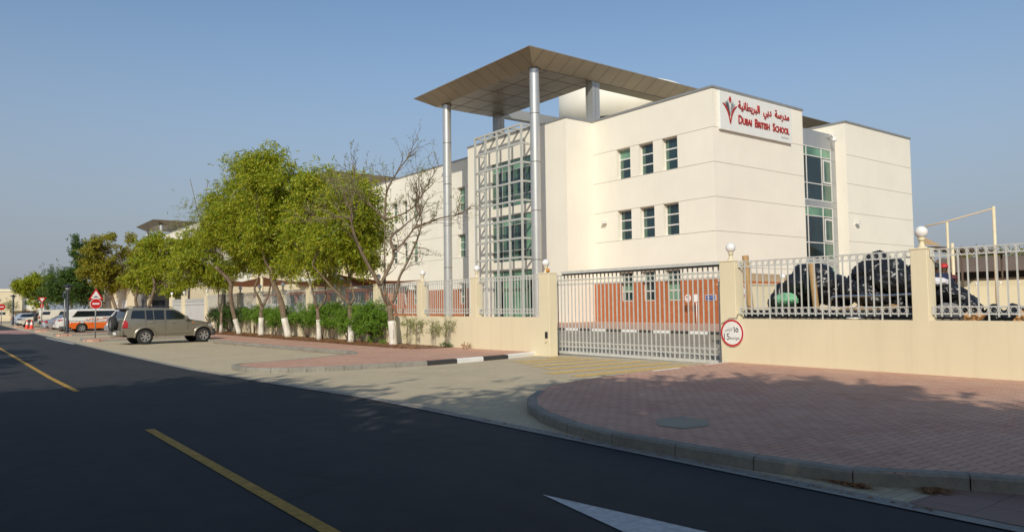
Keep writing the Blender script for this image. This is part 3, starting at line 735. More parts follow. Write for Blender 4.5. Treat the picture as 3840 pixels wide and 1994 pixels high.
letters(AR1 + '  ' + AR2 + '  ' + AR3, 1, frame((47.98, YS - .035, 16.08), X1), RED, sign, name='arabic_lettering', ext=.03, width=6.86, height=.98, offs=.012)
letters('taaleem', .33, frame((53.66, YS - .006, 14.86), X1), pm('sign_grey', (.30, .30, .31), .5), sign, name='small_lettering', width=1.1)
# flame-and-leaf emblem
def vstroke(pts, w0, w1, side):
    """tapered curved blade polygon"""
    L = []; R_ = []; n = len(pts)
    for i, (x, z) in enumerate(pts):
        a = pts[max(i - 1, 0)]; b_ = pts[min(i + 1, n - 1)]; t = Vector((b_[0] - a[0], b_[1] - a[1])).normalized(); wd = (w0 + (w1 - w0) * i / (n - 1)) * sin(pi * min(.5, (n - 1 - i) / (n - 1) * .9 + .06)) ; nn = Vector((-t.y, t.x)) * wd
        L.append((x + nn.x, z + nn.y)); R_.append((x - nn.x, z - nn.y))
    return L, R_
em = MB()
def blade(pts, w0, w1, mi, lift):
    L, R_ = vstroke(pts, w0, w1, 1)
    for i in range(len(L) - 1):
        f = [L[i], L[i + 1], R_[i + 1], R_[i]]
        em.face([(x, YS - lift, z) for x, z in f], mi)
    for S in (L, R_):
        for p, q in zip(S, S[1:]): em.face([(p[0], YS - lift, p[1]), (q[0], YS - lift, q[1]), (q[0], YS - .001, q[1]), (p[0], YS - .001, p[1])], mi)
def curve(p0, p1, p2, n=9): return [((1 - t) ** 2 * p0[0] + 2 * t * (1 - t) * p1[0] + t * t * p2[0], (1 - t) ** 2 * p0[1] + 2 * t * (1 - t) * p1[1] + t * t * p2[1]) for t in [i / (n - 1) for i in range(n)]]
BX = 46.98
blade(curve((BX - .02, 15.15), (46.78, 16.35), (46.08, 16.58)), .03, .13, 0, .05); blade(curve((BX + .02, 15.15), (47.2, 16.3), (47.82, 16.56)), .03, .13, 0, .05)
for k, (dx, z) in enumerate(((.62, 16.68), (.46, 16.80), (.30, 16.92))):
    for s in (-1, 1): blade(curve((BX + s * .02, 15.75), (BX + s * (.12 + .06 * (2 - k)), 16.5), (BX + s * dx, z)), .03, .085, 1 + (s < 0 and k < 2), .030 - .004 * k)
fl = [(BX + .02, 17.25), (BX - .15, 16.98), (BX + .02, 16.68), (BX + .15, 16.98)]
em.face([(x, YS - .05, z) for x, z in fl], 0)
for p, q in zip(fl, fl[1:] + fl[:1]): em.face([(p[0], YS - .05, p[1]), (q[0], YS - .05, q[1]), (q[0], YS - .001, q[1]), (p[0], YS - .001, p[1])], 0)
em.build('emblem', [RED, pm('emblem_silver', (.42, .42, .38), .3, .6), pm('emblem_dark', (.12, .13, .12), .3, .5)], sign)
# security cameras and the dome
def camera_unit(loc, rz, label):
    t = thing('security_camera', label, 'camera', loc, rz)
    q = MB(); q.tube([(0, 0, 0), (0, -.28, .0)], .06, 8); q.box(-.09, .09, -.03, .0, -.12, .12); q.build('bracket', WHP, t, world=False)
    q = MB(); q.box(-.14, .34, -.42, -.22, -.02, .16); q.box(-.16, .38, -.44, -.2, .16, .19); q.build('housing', WHP, t, world=False, bevel=.02)
camera_unit((45.16, 46.0, 8.52), RAD(-90), 'small white security camera on the plain wall left of the windows')
camera_unit((65.2, 34.4, 8.52), 0, 'small white security camera on the blank right wing of the school')
t = thing('dome_camera', 'white dome camera on a bracket on the grey metal panel', 'camera', (62.9, 35.4, 16.2))
q = MB(); q.tube([(62.9, 35.38, 16.25), (62.9, 34.95, 16.5), (62.9, 34.8, 16.15)], .09, 8); q.sphere((62.9, 34.8, 16.0), .22, 12); q.build('dome', WHP, t)
# ground floor signs by the brick wall
def disc(mb, c, r, axis, th, mi, n=28): 
    mb.lathe([(1e-3, -th), (r, -th), (r, th), (1e-3, th)], c, n, mi, False, axis)
def pole_disc(Y, label, glyph):
    X = 44.2; t = thing('round_sign', label, 'sign', (X, Y, .05))
    q = MB(); q.tube([(X, Y, .04), (X, Y, 1.68)], .028, 8); q.build('pole', WHP, t)
    q = MB(); disc(q, (X - .06, Y, 1.93), .29, 'X', .012, 0); q.build('disc', WHP, t)
    if glyph:
        q = MB(); q.ring((X - .076, Y, 1.93), .19, .012, 'X', 24, 4, 0); q.box(X - .079, X - .074, Y - .03, Y + .0, 1.80, 2.0, 1); q.box(X - .079, X - .074, Y - .03, Y + .09, 1.985, 2.03, 1)
        q.face([(X - .08, Y + .09, 1.93), (X - .08, Y + .09, 2.08), (X - .08, Y + .16, 2.007)], 1); q.tube([(X - .078, Y + .13, 2.06), (X - .078, Y - .13, 1.8)], .01, 4, 0); q.build('no_turn_symbol', [REDP, BLKP], t)
pole_disc(36.35, 'round white no left turn sign on a white pole in front of the brick wall', 1)
pole_disc(35.62, 'blank round white sign on a pole beside the no left turn sign', 0)
t = thing('blue_sign', 'blue rectangular sign with white words on the brick wall', 'sign', (45.1, 34.9, 1.75))
q = MB(); q.box(45.06, 45.115, 34.5, 35.45, 1.74, 2.16); q.build('board', WHP, t)
q = MB(); q.box(45.052, 45.059, 34.53, 35.42, 1.77, 2.13); q.build('panel', pm('sign_blue', (.02, .06, .30), .4), t)
letters('Drop Off Only', .1, frame((45.045, 35.36, 1.90), (0, -1, 0)), WHP, t, width=.78, height=.11)
# terracotta planter box inside the yard
t = thing('planter_box', 'low terracotta planter box against the white wall seen through the gate', 'planter', (41.2, 49.6, .05))
q = MB(); q.box(40.9, 41.7, 48.9, 50.9, .04, .5); q.box(40.84, 41.76, 48.84, 50.96, .5, .58); q.build('box', pm('terracotta', (.45, .12, .035), .7), t)
# ================================================================ boundary wall, railings, lamps, gate
XW = 15.3
def railing(parent, y0, y1, label=None):
    """panel between two pillars (y0<y1): bars, two bands of rings, end brackets"""
    q = MB(); X = XW + .16; n = max(3, round((y1 - y0) / .166)); dy = (y1 - y0) / n
    for z in (2.585, 2.455, 1.455, 1.315): q.box(X - .012, X + .012, y0, y1, z - .012, z + .012)
    for i in range(1, n):
        y = y0 + dy * i; zb = 1.19 if i % 8 == 4 else 1.262
        q.box(X - .0115, X + .0115, y - .0125, y + .0125, zb, 2.573)
    for i in range(n):
        for z in (2.52, 1.385): q.ring((X, y0 + dy * (i + .5), z), .060, .0075, 'X', 14, 4)
    for y in (y0, y1):
        s = 1 if y == y0 else -1
        for z in (2.44, 1.30): q.box(X - .05, X + .03, y + (.0 if s > 0 else -.035), y + (.035 if s > 0 else 0), z, z + .17)
    return q.build('railing', RAILP, parent)
def bwall(name, label, spans, pillars, base_y):
    t = thing(name, label, 'wall', (XW + .15, base_y, gz(base_y)))
    q = MB()
    for y0, y1 in spans:
        for a, b in ((y0, min(y1, 12)), (max(y0, 12), min(y1, 22)), (max(y0, 22), y1)):
            if b > a + .01: q.box(XW, XW + .22, a, b, -.3, 1.19)
    q.build('low_wall', FENCEW, t)
    for y, w_, h in pillars:
        p = MB(); p.box(XW - .001, XW + .34, y - w_ / 2, y + w_ / 2, -.3, h); p.box(XW - .012, XW + .352, y - w_ / 2 - .012, y + w_ / 2 + .012, h, h + .035)
        p.build('pillar', FENCEW, t, bevel=.012)
    return t
wr = bwall('boundary_wall', 'low cream wall with ring patterned grey railings right of the gate', [(-9.7, 11.2)], [(11.36, .46, 2.59), (6.81, .32, 2.59), (2.2, .32, 2.59), (-2.4, .32, 2.59)], 6)
for a, b in ((6.98, 11.12), (2.37, 6.64), (-2.23, 2.03)): railing(wr, a, b)
PY = [22.52, 26.46, 30.42, 34.43, 38.43, 42.5, 46.56, 50.46, 54.5, 58.43]
wl = bwall('boundary_wall', 'long low cream wall with grey railings behind the street trees, left of the gate', [(18.5, 58.5)], [(18.47, .52, 2.59)] + [(y, .36, 2.59) for y in PY], 38)
for a, b in zip([18.73] + [y + .18 for y in PY[:-1]], [y - .18 for y in PY]): railing(wl, a, b)
w3 = bwall('boundary_wall', 'cream wall pillars holding solid grey metal gates beyond the parked cars', [(69.8, 79)], [(65.3, .7, 2.66), (69.6, .5, 2.59), (78.8, .4, 2.59)], 70)
# solid ribbed sheet gates in that wall
def sheetgate(y0, y1, label):
    t = thing('sheet_gate', label, 'gate', (XW + .17, (y0 + y1) / 2, -.1))
    q = MB(); q.box(XW + .15, XW + .19, y0, y1, -.05, 2.35)
    n = int((y1 - y0) / .22)
    for i in range(n + 1): q.box(XW + .137, XW + .151, y0 + (y1 - y0) * i / n - .012, y0 + (y1 - y0) * i / n + .012, -.04, 2.34)
    q.build('sheet', pm('gate_sheet', (.52, .52, .50), .5, .1), t)
    q = MB()
    for z in (-.06, 1.95, 2.2, 2.36): q.box(XW + .10, XW + .148, y0, y1, z, z + .06)
    q.build('rails', RAILP, t)
sheetgate(58.62, 64.92, 'wide solid light grey sheet gate behind the beige SUV'); sheetgate(65.66, 69.3, 'narrower solid grey sheet gate left of the wide one')
# globe lamps
def globe(x, y, label, first=[None], z=2.625):
    if first[0] is None:
        t = thing('globe_lamp', label, 'lamp', (x, y, z), 0, 'globe lamps on the wall pillars')
        q = MB(); q.lathe([(.095, 0), (.095, .02), (.06, .04), (.045, .12), (.05, .155), (.068, .16), (.068, .175), (.055, .18), (.07, .2), (.06, .215)], (0, 0, 0), 16); q.build('base', CREAMP, t, world=False)
        q = MB(); q.sphere((0, 0, .325), .122, 24); q.build('globe', GLOBE, t, world=False)
        first[0] = t; return t
    return dup(first[0], (x, y, z), 0, label)
xc = XW + .17
globe(xc, 11.36, 'white globe lamp on the pillar at the right of the gate')
globe(xc, 6.81, 'white globe lamp on the pillar beside the garbage bags'); globe(xc, 2.2, 'white globe lamp on the wall pillar at the far right end')
globe(xc, 18.55, 'white globe lamp beside the amber beacon on the left gate pillar')
LB = ['white globe lamp on the first pillar left of the gate', 'white globe lamp on the pillar right of the bare tree', 'white globe lamp just left of the bare tree limbs', 'white globe lamp behind the second tree from the gate', 'white globe lamp on the pillar behind the forked tree', 'white globe lamp under the brown sail near its cream pole', 'white globe lamp beside the thick leaning trunk', 'white globe lamp behind the slim leaning trunk', 'white globe lamp above the dark rounded bush', 'white globe lamp right of the wide sheet gate']
for y, lb in zip(PY, LB): globe(xc, y, lb)
globe(xc, 65.3, 'white globe lamp on the wide pillar between the sheet gates'); globe(xc, 69.6, 'white globe lamp on the pillar at the left end of the narrow sheet gate'); globe(xc, 78.8, 'white globe lamp farthest along the wall by the grey gatehouse')
t = thing('beacon_lamp', 'amber warning beacon on the left gate pillar', 'lamp', (15.33, 18.28, 2.625))
q = MB(); q.sphere((15.33, 18.28, 2.69), .062, 12, sz=1.15); q.build('dome', pm('amber', (.55, .20, .01), .25), t)
q = MB(); q.lathe([(.05, 2.622), (.05, 2.645)], (15.33, 18.28, 0), 12); q.build('base', BLKP, t)
# sliding gate
G = thing('sliding_gate', 'grey sliding gate of vertical bars with two bands of rings', 'gate', (16.0, 15.3, -.03))
X = 16.0; y0, y1 = 11.75, 18.95
q = MB()
q.box(X - .03, X + .03, y0, y1, -.0, .085); q.box(X - .03, X + .03, y1 - .2, y1, .085, 2.56); q.box(X - .03, X + .03, y0, y0 + .06, .085, 2.56); q.box(X - .028, X + .028, y0 + .06, y1 - .2, 2.53, 2.56)
q.build('frame', RAILP, G)
q = MB(); n = 41; a, b = y0 + .06, y1 - .2; dy = (b - a) / n
for z in (2.385, 2.225, .385, .225): q.box(X - .014, X + .014, a, b, z - .013, z + .013)
for i in range(1, n):
    y = a + dy * i; q.box(X - .0135, X + .0135, y - .0155, y + .0155, .085, 2.53)
for i in range(n):
    for z in (2.305, .305): q.ring((X, a + dy * (i + .5), z), .068, .009, 'X', 14, 4)
q.build('bars', RAILP, G)
q = MB(); q.box(X - .024, X - .0, y0, y1, -.055, -.005); 
for i in range(18): q.box(X - .03, X - .025, y0 + .2 + i * .4, y0 + .4 + i * .4, -.05, -.008)
q.build('gate_rack', POLEG, G)
q = MB(); q.box(X - .05, X + .05, 11.62, 18.72, -.09, -.062); tag(q.build('gate_track', POLEG, loc=(X, 15, -.08)), 'steel floor track under the sliding gate', 'track')
t = thing('overhead_rail', 'long grey steel guide beam above the sliding gate between two pillars', 'beam', (15.9, 15, 2.58))
q = MB(); q.box(15.82, 16.1, 11.6, 18.2, 2.575, 2.66); q.build('beam', RAILP, t)
q = MB(); q.box(15.86, 16.06, 11.6, 18.2, 2.535, 2.573); q.build('channel', DARKM, t)
t = thing('intercom', 'small dark switch box with a bent cable on the gate pillar', 'switch', (15.29, 18.35, .6))
q = MB(); q.box(15.262, 15.298, 18.3, 18.4, .52, .72); q.build('box', BLKP, t)
q = MB(); q.tube([(15.285, 18.34, .52), (15.28, 18.32, .42), (15.28, 18.42, .36)], .012, 6); q.build('cable', CREAMP, t)
t = thing('wall_cable', 'thin brown cable running down the wall beside the speed sign', 'cable', (15.29, 11.3, 1.2))
q = MB(); q.tube([(15.293, 11.56, 1.06), (15.293, 11.36, 1.17), (15.293, 11.32, 1.2), (15.293, 11.1, 1.2), (15.293, 11.1, 1.25), (15.40, 11.13, 1.31)], .009, 6); q.build('cable', SEAM, t)
# speed limit plates
def speed_sign(name_label, loc, face, r, group):
    t = thing('speed_sign', name_label, 'sign', loc, 0, group)
    x, y, z = loc; ux = Vector(face)                              # ux = direction of the writing
    nrm = Vector((ux.y, -ux.x, 0))                               # toward the reader
    def P(a, b, d): v = Vector(loc) + ux * a + Vector((0, 0, b)) + nrm * d; return tuple(v)
    q = MB(); N = 48
    def dsc(rr, d, mi):
        q.face([P(rr * cos(2 * pi * k / N), rr * sin(2 * pi * k / N), d) for k in range(N)], mi)
    for k in range(N):
        a0, a1 = 2 * pi * k / N, 2 * pi * (k + 1) / N
        q.face([P(r * cos(a0), r * sin(a0), 0), P(r * cos(a1), r * sin(a1), 0), P(r * cos(a1), r * sin(a1), .018), P(r * cos(a0), r * sin(a0), .018)], 0)
    dsc(r, .018, 0); q.build('plate', WHP, t)
    q = MB()
    for k in range(N):
        a0, a1 = 2 * pi * k / N, 2 * pi * (k + 1) / N; r0, r1 = r * .985, r * .845
        q.face([P(r0 * cos(a0), r0 * sin(a0), .021), P(r0 * cos(a1), r0 * sin(a1), .021), P(r1 * cos(a1), r1 * sin(a1), .021), P(r1 * cos(a0), r1 * sin(a0), .021)], 0)
    q.build('rim', REDP, t)
    F = lambda a, b: frame(P(a * r, b * r, .022), ux)
    letters('15', 1, F(-.70, -.50), BLKP, t, width=.48 * r, height=.46 * r); letters('km/ph', 1, F(-.17, -.56), BLKP, t, width=.80 * r, height=.30 * r)
    letters('\u0661\u0665', 1, F(.14, .06), BLKP, t, name='arabic_number', width=.42 * r, height=.42 * r, offs=.02); letters('\ufeb1/\ufee2\ufedb', 1, F(-.62, .05), BLKP, t, name='arabic_lettering', width=.66 * r, height=.34 * r)
speed_sign('large round red rimmed 15 km/ph plate on the wall right of the gate', (15.288, 11.24, .845), (0, -1, 0), .335, 'speed plates')
# ================================================================ inside the yard, right hand side
t = thing('compound_wall', 'plain cream yard wall behind the garbage bags', 'wall', (34, 18, 0))
q = MB(); q.box(24.0, 44.6, 18.0, 18.25, -.3, 2.28); q.box(23.95, 44.65, 17.96, 18.29, 2.28, 2.33); q.build('wall', CREAM, t)
speed_sign('smaller round red rimmed 15 km/ph plate on the yard wall, seen through railings', (25.05, 17.985, 2.02), (1, 0, 0), .31, 'speed plates')
globe(28.2, 18.12, 'white globe lamp on the yard wall left of the garbage heap', z=2.33)
globe(44.3, 18.12, 'white globe lamp at the right end of the yard wall', z=2.31)
t = thing('far_wall', 'long cream wall far behind the railings with small globe lamps on top', 'wall', (80, 26, 0))
q = MB(); q.box(80, 80.3, 8, 33, -.3, 2.78); q.build('wall', CREAM, t)
q = MB(); q.box(83, 83.3, 8, 33.2, -.3, 3.5); q.box(82.9, 83.4, 8, 33.2, 3.5, 3.66, 1); q.build('upper_wall', [CREAM, DBROWN], t)
for k, (y, lb) in enumerate(((30.3, 'small white globe lamp on the far wall, left of the thin pole'), (28.2, 'small white globe lamp on the far wall beside the tall cream pole'), (26.7, 'small white globe lamp on the far wall near the right edge'))): globe(80.1, y, lb, z=2.78)
# shade structures
t = thing('carport_canopy', 'tan fabric carport roof above the yard wall left of the bags', 'canopy', (29, 19.5, 0))
q = MB(); q.grid([[(x, 18.75, 2.50 - .012 * (x - 25)) for x in (25.6, 27, 28, 30, 33)], [(x, 19.9, 2.92 - .012 * (x - 25)) for x in (27.2, 28, 29, 31, 34)], [(x, 22.5, 2.8) for x in (30.7, 31, 32, 33, 36)]], 0, True); q.build('fabric', TAN, t)
q = MB(); q.tube([(33, 20.2, 0), (33, 20.2, 2.75)], .05, 8); q.build('post', CREAMP, t)
t = thing('shade_shed', 'wide dark brown sloping shade roof far behind the right railings', 'shed', (92, 30, 0))
q = MB(); q.box(0, 1, 0, 1, 0, 1) if 0 else None
q.face([(90, 8, 4.5), (90, 39.5, 4.7), (95, 40, 6.5), (95, 8, 6.0)], 0); q.face([(90, 8, 4.42), (90, 39.5, 4.62), (95, 40, 6.42), (95, 8, 5.92)], 0); q.face([(90, 8, 4.42), (90, 39.5, 4.62), (90, 39.5, 4.7), (90, 8, 4.5)], 0)
q.build('roof', pm('shed_roof', (.16, .115, .085), .8, 0, .1, .4), t)
q = MB()
for y in np.arange(9, 40, 3.0): q.box(90.2, 90.35, y, y + .12, 0, 4.4)
q.box(96, 96.2, 8, 40, 0, 5.8); q.build('posts', DBROWN, t)
t = thing('tan_sail', 'tan fabric sail beside the right edge of the school', 'shade sail', (69, 30, 5))
q = MB(); q.grid([[(66.8, 30, 7.35), (67.4, 30.1, 7.22), (68.8, 30, 7.1), (71.2, 30, 6.5)], [(66.8, 29.4, 6.4), (67.6, 29.5, 6.35), (69.0, 29.4, 6.35), (71.2, 29.6, 6.42)]], 0, True); q.build('fabric', TAN, t)
t = thing('dark_awning', 'dark brown flat awning behind the globe lamp at right', 'awning', (74, 30, 5))
q = MB(); q.prism([(69.6, 29.4), (74.2, 28.9), (84, 28.6), (84, 31), (69.6, 31)], 6.02, 6.3); q.build('roof', DBROWN, t)
q = MB(); q.tube([(74.2, 29.2, 0), (74.2, 29.2, 6.0)], .1, 8); q.tube([(83.5, 29.2, 0), (83.5, 29.2, 6.0)], .1, 8); q.build('posts', DBROWN, t)
t = thing('pole_frame', 'tall cream pole frame with a sloping beam right of the school', 'pole', (56.5, 20.1, 0))
q = MB(); q.tube([(56.5, 20.13, 0), (56.53, 20.11, 7.87)], .105, 12); q.build('tall_post', CREAMP, t)
q = MB(); q.tube([(55.5, 22.7, 0), (55.54, 22.69, 6.98)], .085, 12); q.build('short_post', CREAMP, t)
q = MB(); q.tube([(56.5, 20.2, 7.72), (55.54, 22.69, 7.04), (54.82, 24.4, 6.67)], .05, 8); q.build('beam', pm('beam_paint', (.55, .42, .27), .5), t)
t = thing('cream_post', 'short thick cream post rising behind the right railings', 'post', (55.6, 22.45, 0))
q = MB(); q.tube([(55.64, 22.45, 0), (55.64, 22.45, 5.5)], .105, 12); q.build('post', CREAMP, t)
# brown shade sails behind the left part of the wall
def sailthing(label, pts_top, pts_low):
    t = thing('shade_sail', label, 'shade sail', (pts_top[0][0], pts_top[0][1], 2), 0, 'brown shade sails')
    q = MB(); k = 9; rows = []
    for s in range(5):
        row = []
        for i in range(k):
            u = i / (k - 1); a = Vector(pts_top[0]).lerp(Vector(pts_top[1]), u); b = Vector(pts_low[0]).lerp(Vector(pts_low[1]), u); p = a.lerp(b, s / 4)
            p.z -= .55 * sin(pi * u) * (1 - .3 * s / 4) + .25 * sin(pi * s / 4); row.append(tuple(p))
        rows.append(row)
    q.grid(rows, 0, True); q.build('fabric', SAIL, t)
sailthing('brown shade sail stretched between two cream poles behind the hedge', [(20, 59.7, 4.1), (20, 82.6, 4.7)], [(25, 59, 3.9), (25, 83, 4.6)])
sailthing('brown shade sail sagging right of the middle cream pole', [(20, 59.7, 4.1), (20, 45.5, 3.75)], [(25, 59, 3.9), (26, 44, 3.4)])
sailthing('brown shade sail above the railings left of the bare tree', [(20, 45.5, 3.7), (20.5, 39.5, 3.0)], [(26, 48, 3.4), (26, 44, 2.8)])
for y, lb in ((59.7, 'cream pole of the sails behind the forked tree'), (82.5, 'cream pole of the sails left of the wide sheet gate'), (45.4, 'short cream pole of the sails near the bare tree')):
    t = thing('sail_pole', lb, 'pole', (20, y, -.1), 0, 'cream sail poles'); q = MB(); q.tube([(20, y, -.1), (20, y, 4.35 if y < 70 else 4.75)], .12, 10); q.build('pole', CREAMP, t)
t = thing('screen_wall', 'white screen wall seen between the railing bars behind the hedge', 'wall', (20, 45, 0))
q = MB(); q.box(19.0, 19.2, 38.2, 63, -.3, 1.92); q.build('wall', WHITEW, t)
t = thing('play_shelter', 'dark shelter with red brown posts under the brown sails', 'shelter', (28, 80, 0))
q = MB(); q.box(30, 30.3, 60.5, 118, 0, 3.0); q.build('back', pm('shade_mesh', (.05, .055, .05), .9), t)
q = MB()
for y in range(57, 118, 4): q.box(27.9, 28.15, y, y + .25, 0, 3.2)
q.box(27.85, 28.2, 56.5, 117, 2.9, 3.15); q.build('posts', pm('red_timber', (.28, .075, .025), .7), t)
t = thing('gatehouse', 'small grey concrete gatehouse beyond the sheet gates', 'building', (17, 82, -.1))
q = MB(); q.box(15.3, 19, 79.4, 84, -.3, 3.9); q.build('wall', m_concrete('grey_concrete', (.26, .245, .21), .15), t)
q = MB(); q.box(15.28, 15.3, 80.3, 81.5, 0, 2.6); q.box(15.9, 17, 79.37, 79.4, .0, 2.5); q.build('door', DARKM, t)
t = thing('street_house', 'low cream house beyond the gatehouse among the trees', 'house', (22, 100, -.1))
q = MB(); q.box(15.4, 30, 86, 118, -.3, 4.2); q.build('wall', CREAM, t)
q = MB(); q.box(15.3, 30.1, 85.9, 118.1, 4.2, 4.4); q.build('roof_edge', FENCEW, t)
q = MB()
for k in range(5):
    q.box(15.37, 15.399, 90 + k * 5.4, 92.6 + k * 5.4, .1, 2.7)
q.build('door', WHP, t)
# ================================================================ street furniture on the islands
def plate_tri(q, c, s, up, d, mi, th=.012):
    h = s * .866; z0 = c[2]; sg = 1 if up else -1
    pts = [(-s / 2, -sg * h / 3), (s / 2, -sg * h / 3), (0, sg * h * 2 / 3)]
    # rounded corners
    out = []
    for i in range(3):
        p, a, b = Vector(pts[i]), Vector(pts[i - 1]), Vector(pts[(i + 1) % 3]); r = s * .07
        u, w = (a - p).normalized(), (b - p).normalized()
        for k in range(5):
            t = k / 4; out.append((1 - t) ** 2 * (p + u * r) + 2 * t * (1 - t) * (p + (u + w) * r * .18) + t * t * (p + w * r))
    f = [(c[0] + p.x, c[1] - d, c[2] + p.y) for p in out]; k = [(x, y + th, z) for x, y, z in f]
    q.face(f, mi)
    for i in range(len(f)): q.face([f[i], f[(i + 1) % len(f)], k[(i + 1) % len(f)], k[i]], mi)
    return f
x, y = 6.66, 48.25
t = thing('road_sign', 'hump warning triangle above a red no entry disc on one grey post', 'sign', (x, y, .02))
q = MB(); q.tube([(x, y, 0), (x, y, 2.75)], .038, 10); q.build('post', POLEG, t)
q = MB(); plate_tri(q, (x, y, 2.42), .76, True, .05, 0); q.build('warning_plate', REDP, t)
q = MB(); plate_tri(q, (x, y, 2.42), .52, True, .054, 0, .003); q.build('plate_face', WHP, t)
q = MB(); q.face([(x + u, y - .060, 2.335 + v) for u, v in ((-.14, 0), (.14, 0), (.14, .02), (.09, .022), (.05, .065), (0, .078), (-.05, .065), (-.09, .022), (-.14, .02))]); q.build('hump_symbol', BLKP, t)
q = MB(); disc(q, (x, y - .055, 1.965), .30, 'Y', .008, 0); q.build('disc_rim', WHP, t)
q = MB(); disc(q, (x, y - .065, 1.965), .275, 'Y', .004, 0); q.build('disc', REDP, t)
q = MB(); q.box(x - .175, x + .175, y - .075, y - .071, 1.925, 2.015); q.build('white_bar', WHP, t)
x, y = 6.54, 77.9
t = thing('road_sign', 'give way triangle over a small red crossing sign beside the traffic cones', 'sign', (x, y, .02))
q = MB(); q.tube([(x, y, 0), (x, y, 2.7)], .04, 8); q.build('post', POLEG, t)
q = MB(); plate_tri(q, (x, y, 2.62), .62, False, .05, 0); q.build('yield_plate', REDP, t)
q = MB(); plate_tri(q, (x, y, 2.62), .36, False, .054, 0, .003); q.build('plate_face', WHP, t)
q = MB(); q.box(x - .13, x + .13, y - .055, y - .04, 1.89, 2.2); q.build('crossing_plate', REDP, t)
q = MB(); q.tube([(x, y - .06, 2.12), (x - .02, y - .06, 2.03), (x + .05, y - .06, 1.93)], .02, 5); q.tube([(x - .02, y - .06, 2.03), (x - .07, y - .06, 1.93)], .02, 5); q.sphere((x, y - .06, 2.15), .025, 8); q.build('walker_symbol', WHP, t)
x, y = 6.42, 60.3
t = thing('road_sign', 'grey backed round sign on a thin post, seen from behind beside the lamp post', 'sign', (x, y, .02))
q = MB(); q.tube([(x, y, 0), (x, y, 2.95)], .035, 8); q.build('post', POLEG, t)
q = MB(); disc(q, (x - .10, y + .06, 2.68), .27, 'X', .008, 0); q.build('disc', DARKM, t)
def street_lamp(loc, label, rz=0):
    t = thing('street_lamp', label, 'street lamp', loc, rz, 'mushroom head street lamps')
    q = MB(); q.lathe([(.11, 0), (.11, .9), (.085, .95), (.085, 3.0)], (0, 0, 0), 14); q.build('post', DARKM, t, world=False)
    q = MB(); q.lathe([(.085, 3.0), (.15, 3.05), (.16, 3.2), (.10, 3.22)], (0, 0, 0), 16); q.build('lantern', POLEG, t, world=False)
    q = MB(); q.lathe([(.04, 3.2), (.34, 3.27), (.355, 3.3), (.30, 3.33), (.12, 3.38), (.03, 3.47), (.001, 3.47)], (0, 0, 0), 20); q.build('hood', DARKM, t, world=False)
    return t
sl = street_lamp((6.58, 60.2, .02), 'dark street lamp with a flat mushroom hood beside the orange and white van')
dup(sl, (5.72, 101, .02), 0, 'distant street lamp in front of the silver hatchback')
def cone(loc, label):
    t = thing('traffic_cone', label, 'traffic cone', loc, 0, 'orange traffic cones')
    ORG = pm('cone_orange', (.72, .055, .02), .5)
    q = MB(); q.box(-.21, .21, -.21, .21, 0, .04); q.lathe([(.175, .04), (.12, .42)], (0, 0, 0), 16); q.lathe([(.07, .68), (.045, .86), (.02, .87)], (0, 0, 0), 16); q.build('cone', ORG, t, world=False)
    q = MB(); q.lathe([(.12, .42), (.07, .68)], (0, 0, 0), 16); q.build('white_sleeve', WHP, t, world=False); return t
cn = cone((5.88, 83.9, -.1), 'orange traffic cone with a white sleeve, left one of the pair')
dup(cn, (6.12, 82.3, -.1), 0, 'orange traffic cone with a white sleeve, right one of the pair')
t = thing('road_sign', 'distant red no entry sign at the left edge of the view', 'sign', (4.75, 103.5, -.08))
q = MB(); q.tube([(4.75, 103.5, -.1), (4.75, 103.5, 2.4)], .04, 8); q.build('post', POLEG, t)
q = MB(); disc(q, (4.75, 103.44, 2.1), .36, 'Y', .01, 0); q.build('disc', REDP, t)
q = MB(); q.box(4.55, 4.95, 103.42, 103.428, 2.05, 2.16); q.build('white_bar', WHP, t)
# far villas
def villa(ox, oy, wd, dp, h, label, arches=True):
    t = thing('villa', label, 'house', (ox, oy, -.1), 0, 'far cream villas')
    q = MB(); P = yplane(oy)
    wallface(q, P, ox, ox + wd, -.3, h, [(ox + wd * .10, ox + wd * .10 + .7, h * .58, h * .58 + .95), (ox + wd * .42, ox + wd * .42 + .7, h * .58, h * .58 + .95), (ox + wd * .08, ox + wd * .08 + 1.6, .6, 1.4), (ox + wd * .45, ox + wd * .45 + 1.6, .6, 1.4)], rev=.25)
    q.box(ox, ox + wd, oy + .26, oy + dp, -.3, h - .01); q.box(ox + wd * .12, ox + wd * .75, oy + 2, oy + dp - 2, h, h + .7)
    q.build('wall', CREAM, t)
    q = MB(); q.box(ox - .15, ox + wd + .15, oy - .15, oy + dp, h, h + .22); q.build('roof_edge', WHITEW, t)
    for a, z0, w_, hh in ((.10, h * .58, .7, .95), (.42, h * .58, .7, .95), (.08, .6, 1.6, .8), (.45, .6, 1.6, .8)):
        window(t, P, ox + wd * a, ox + wd * a + w_, z0, z0 + hh, .15, [], [0], vs=[ox + wd * a + w_ / 2])
    q = MB(); q.box(ox + wd, ox + wd * 1.55, oy + 1, oy + dp, -.3, h * .9); q.build('side_wing', WHITEW, t)
    q = MB()
    for k in range(2):
        cx = ox + wd * (1.12 + .24 * k); q.face([(cx + .75 * cos(a), oy + .98, 1.3 + .75 * sin(a) * 1.2) for a in np.linspace(0, pi, 14)] + [(cx - .75, oy + .98, .2), (cx + .75, oy + .98, .2)], 0)
        q.box(cx - .5, cx + .5, oy + .96, oy + .99, h * .48, h * .48 + 1.1, 1)
    q.build('arch_niche', [pm('niche_render', (.50, .38, .24), .8), GLASSM], t)
    q = MB(); q.box(ox + wd * .7, ox + wd * 1.5, oy - 1.6, oy + .95, 1.55, 1.68)
    for k in range(7): q.box(ox + wd * (.7 + .13 * k), ox + wd * (.7 + .13 * k) + .1, oy - 1.55, oy - 1.45, -.1, 1.55)
    q.build('pergola', DBROWN, t)
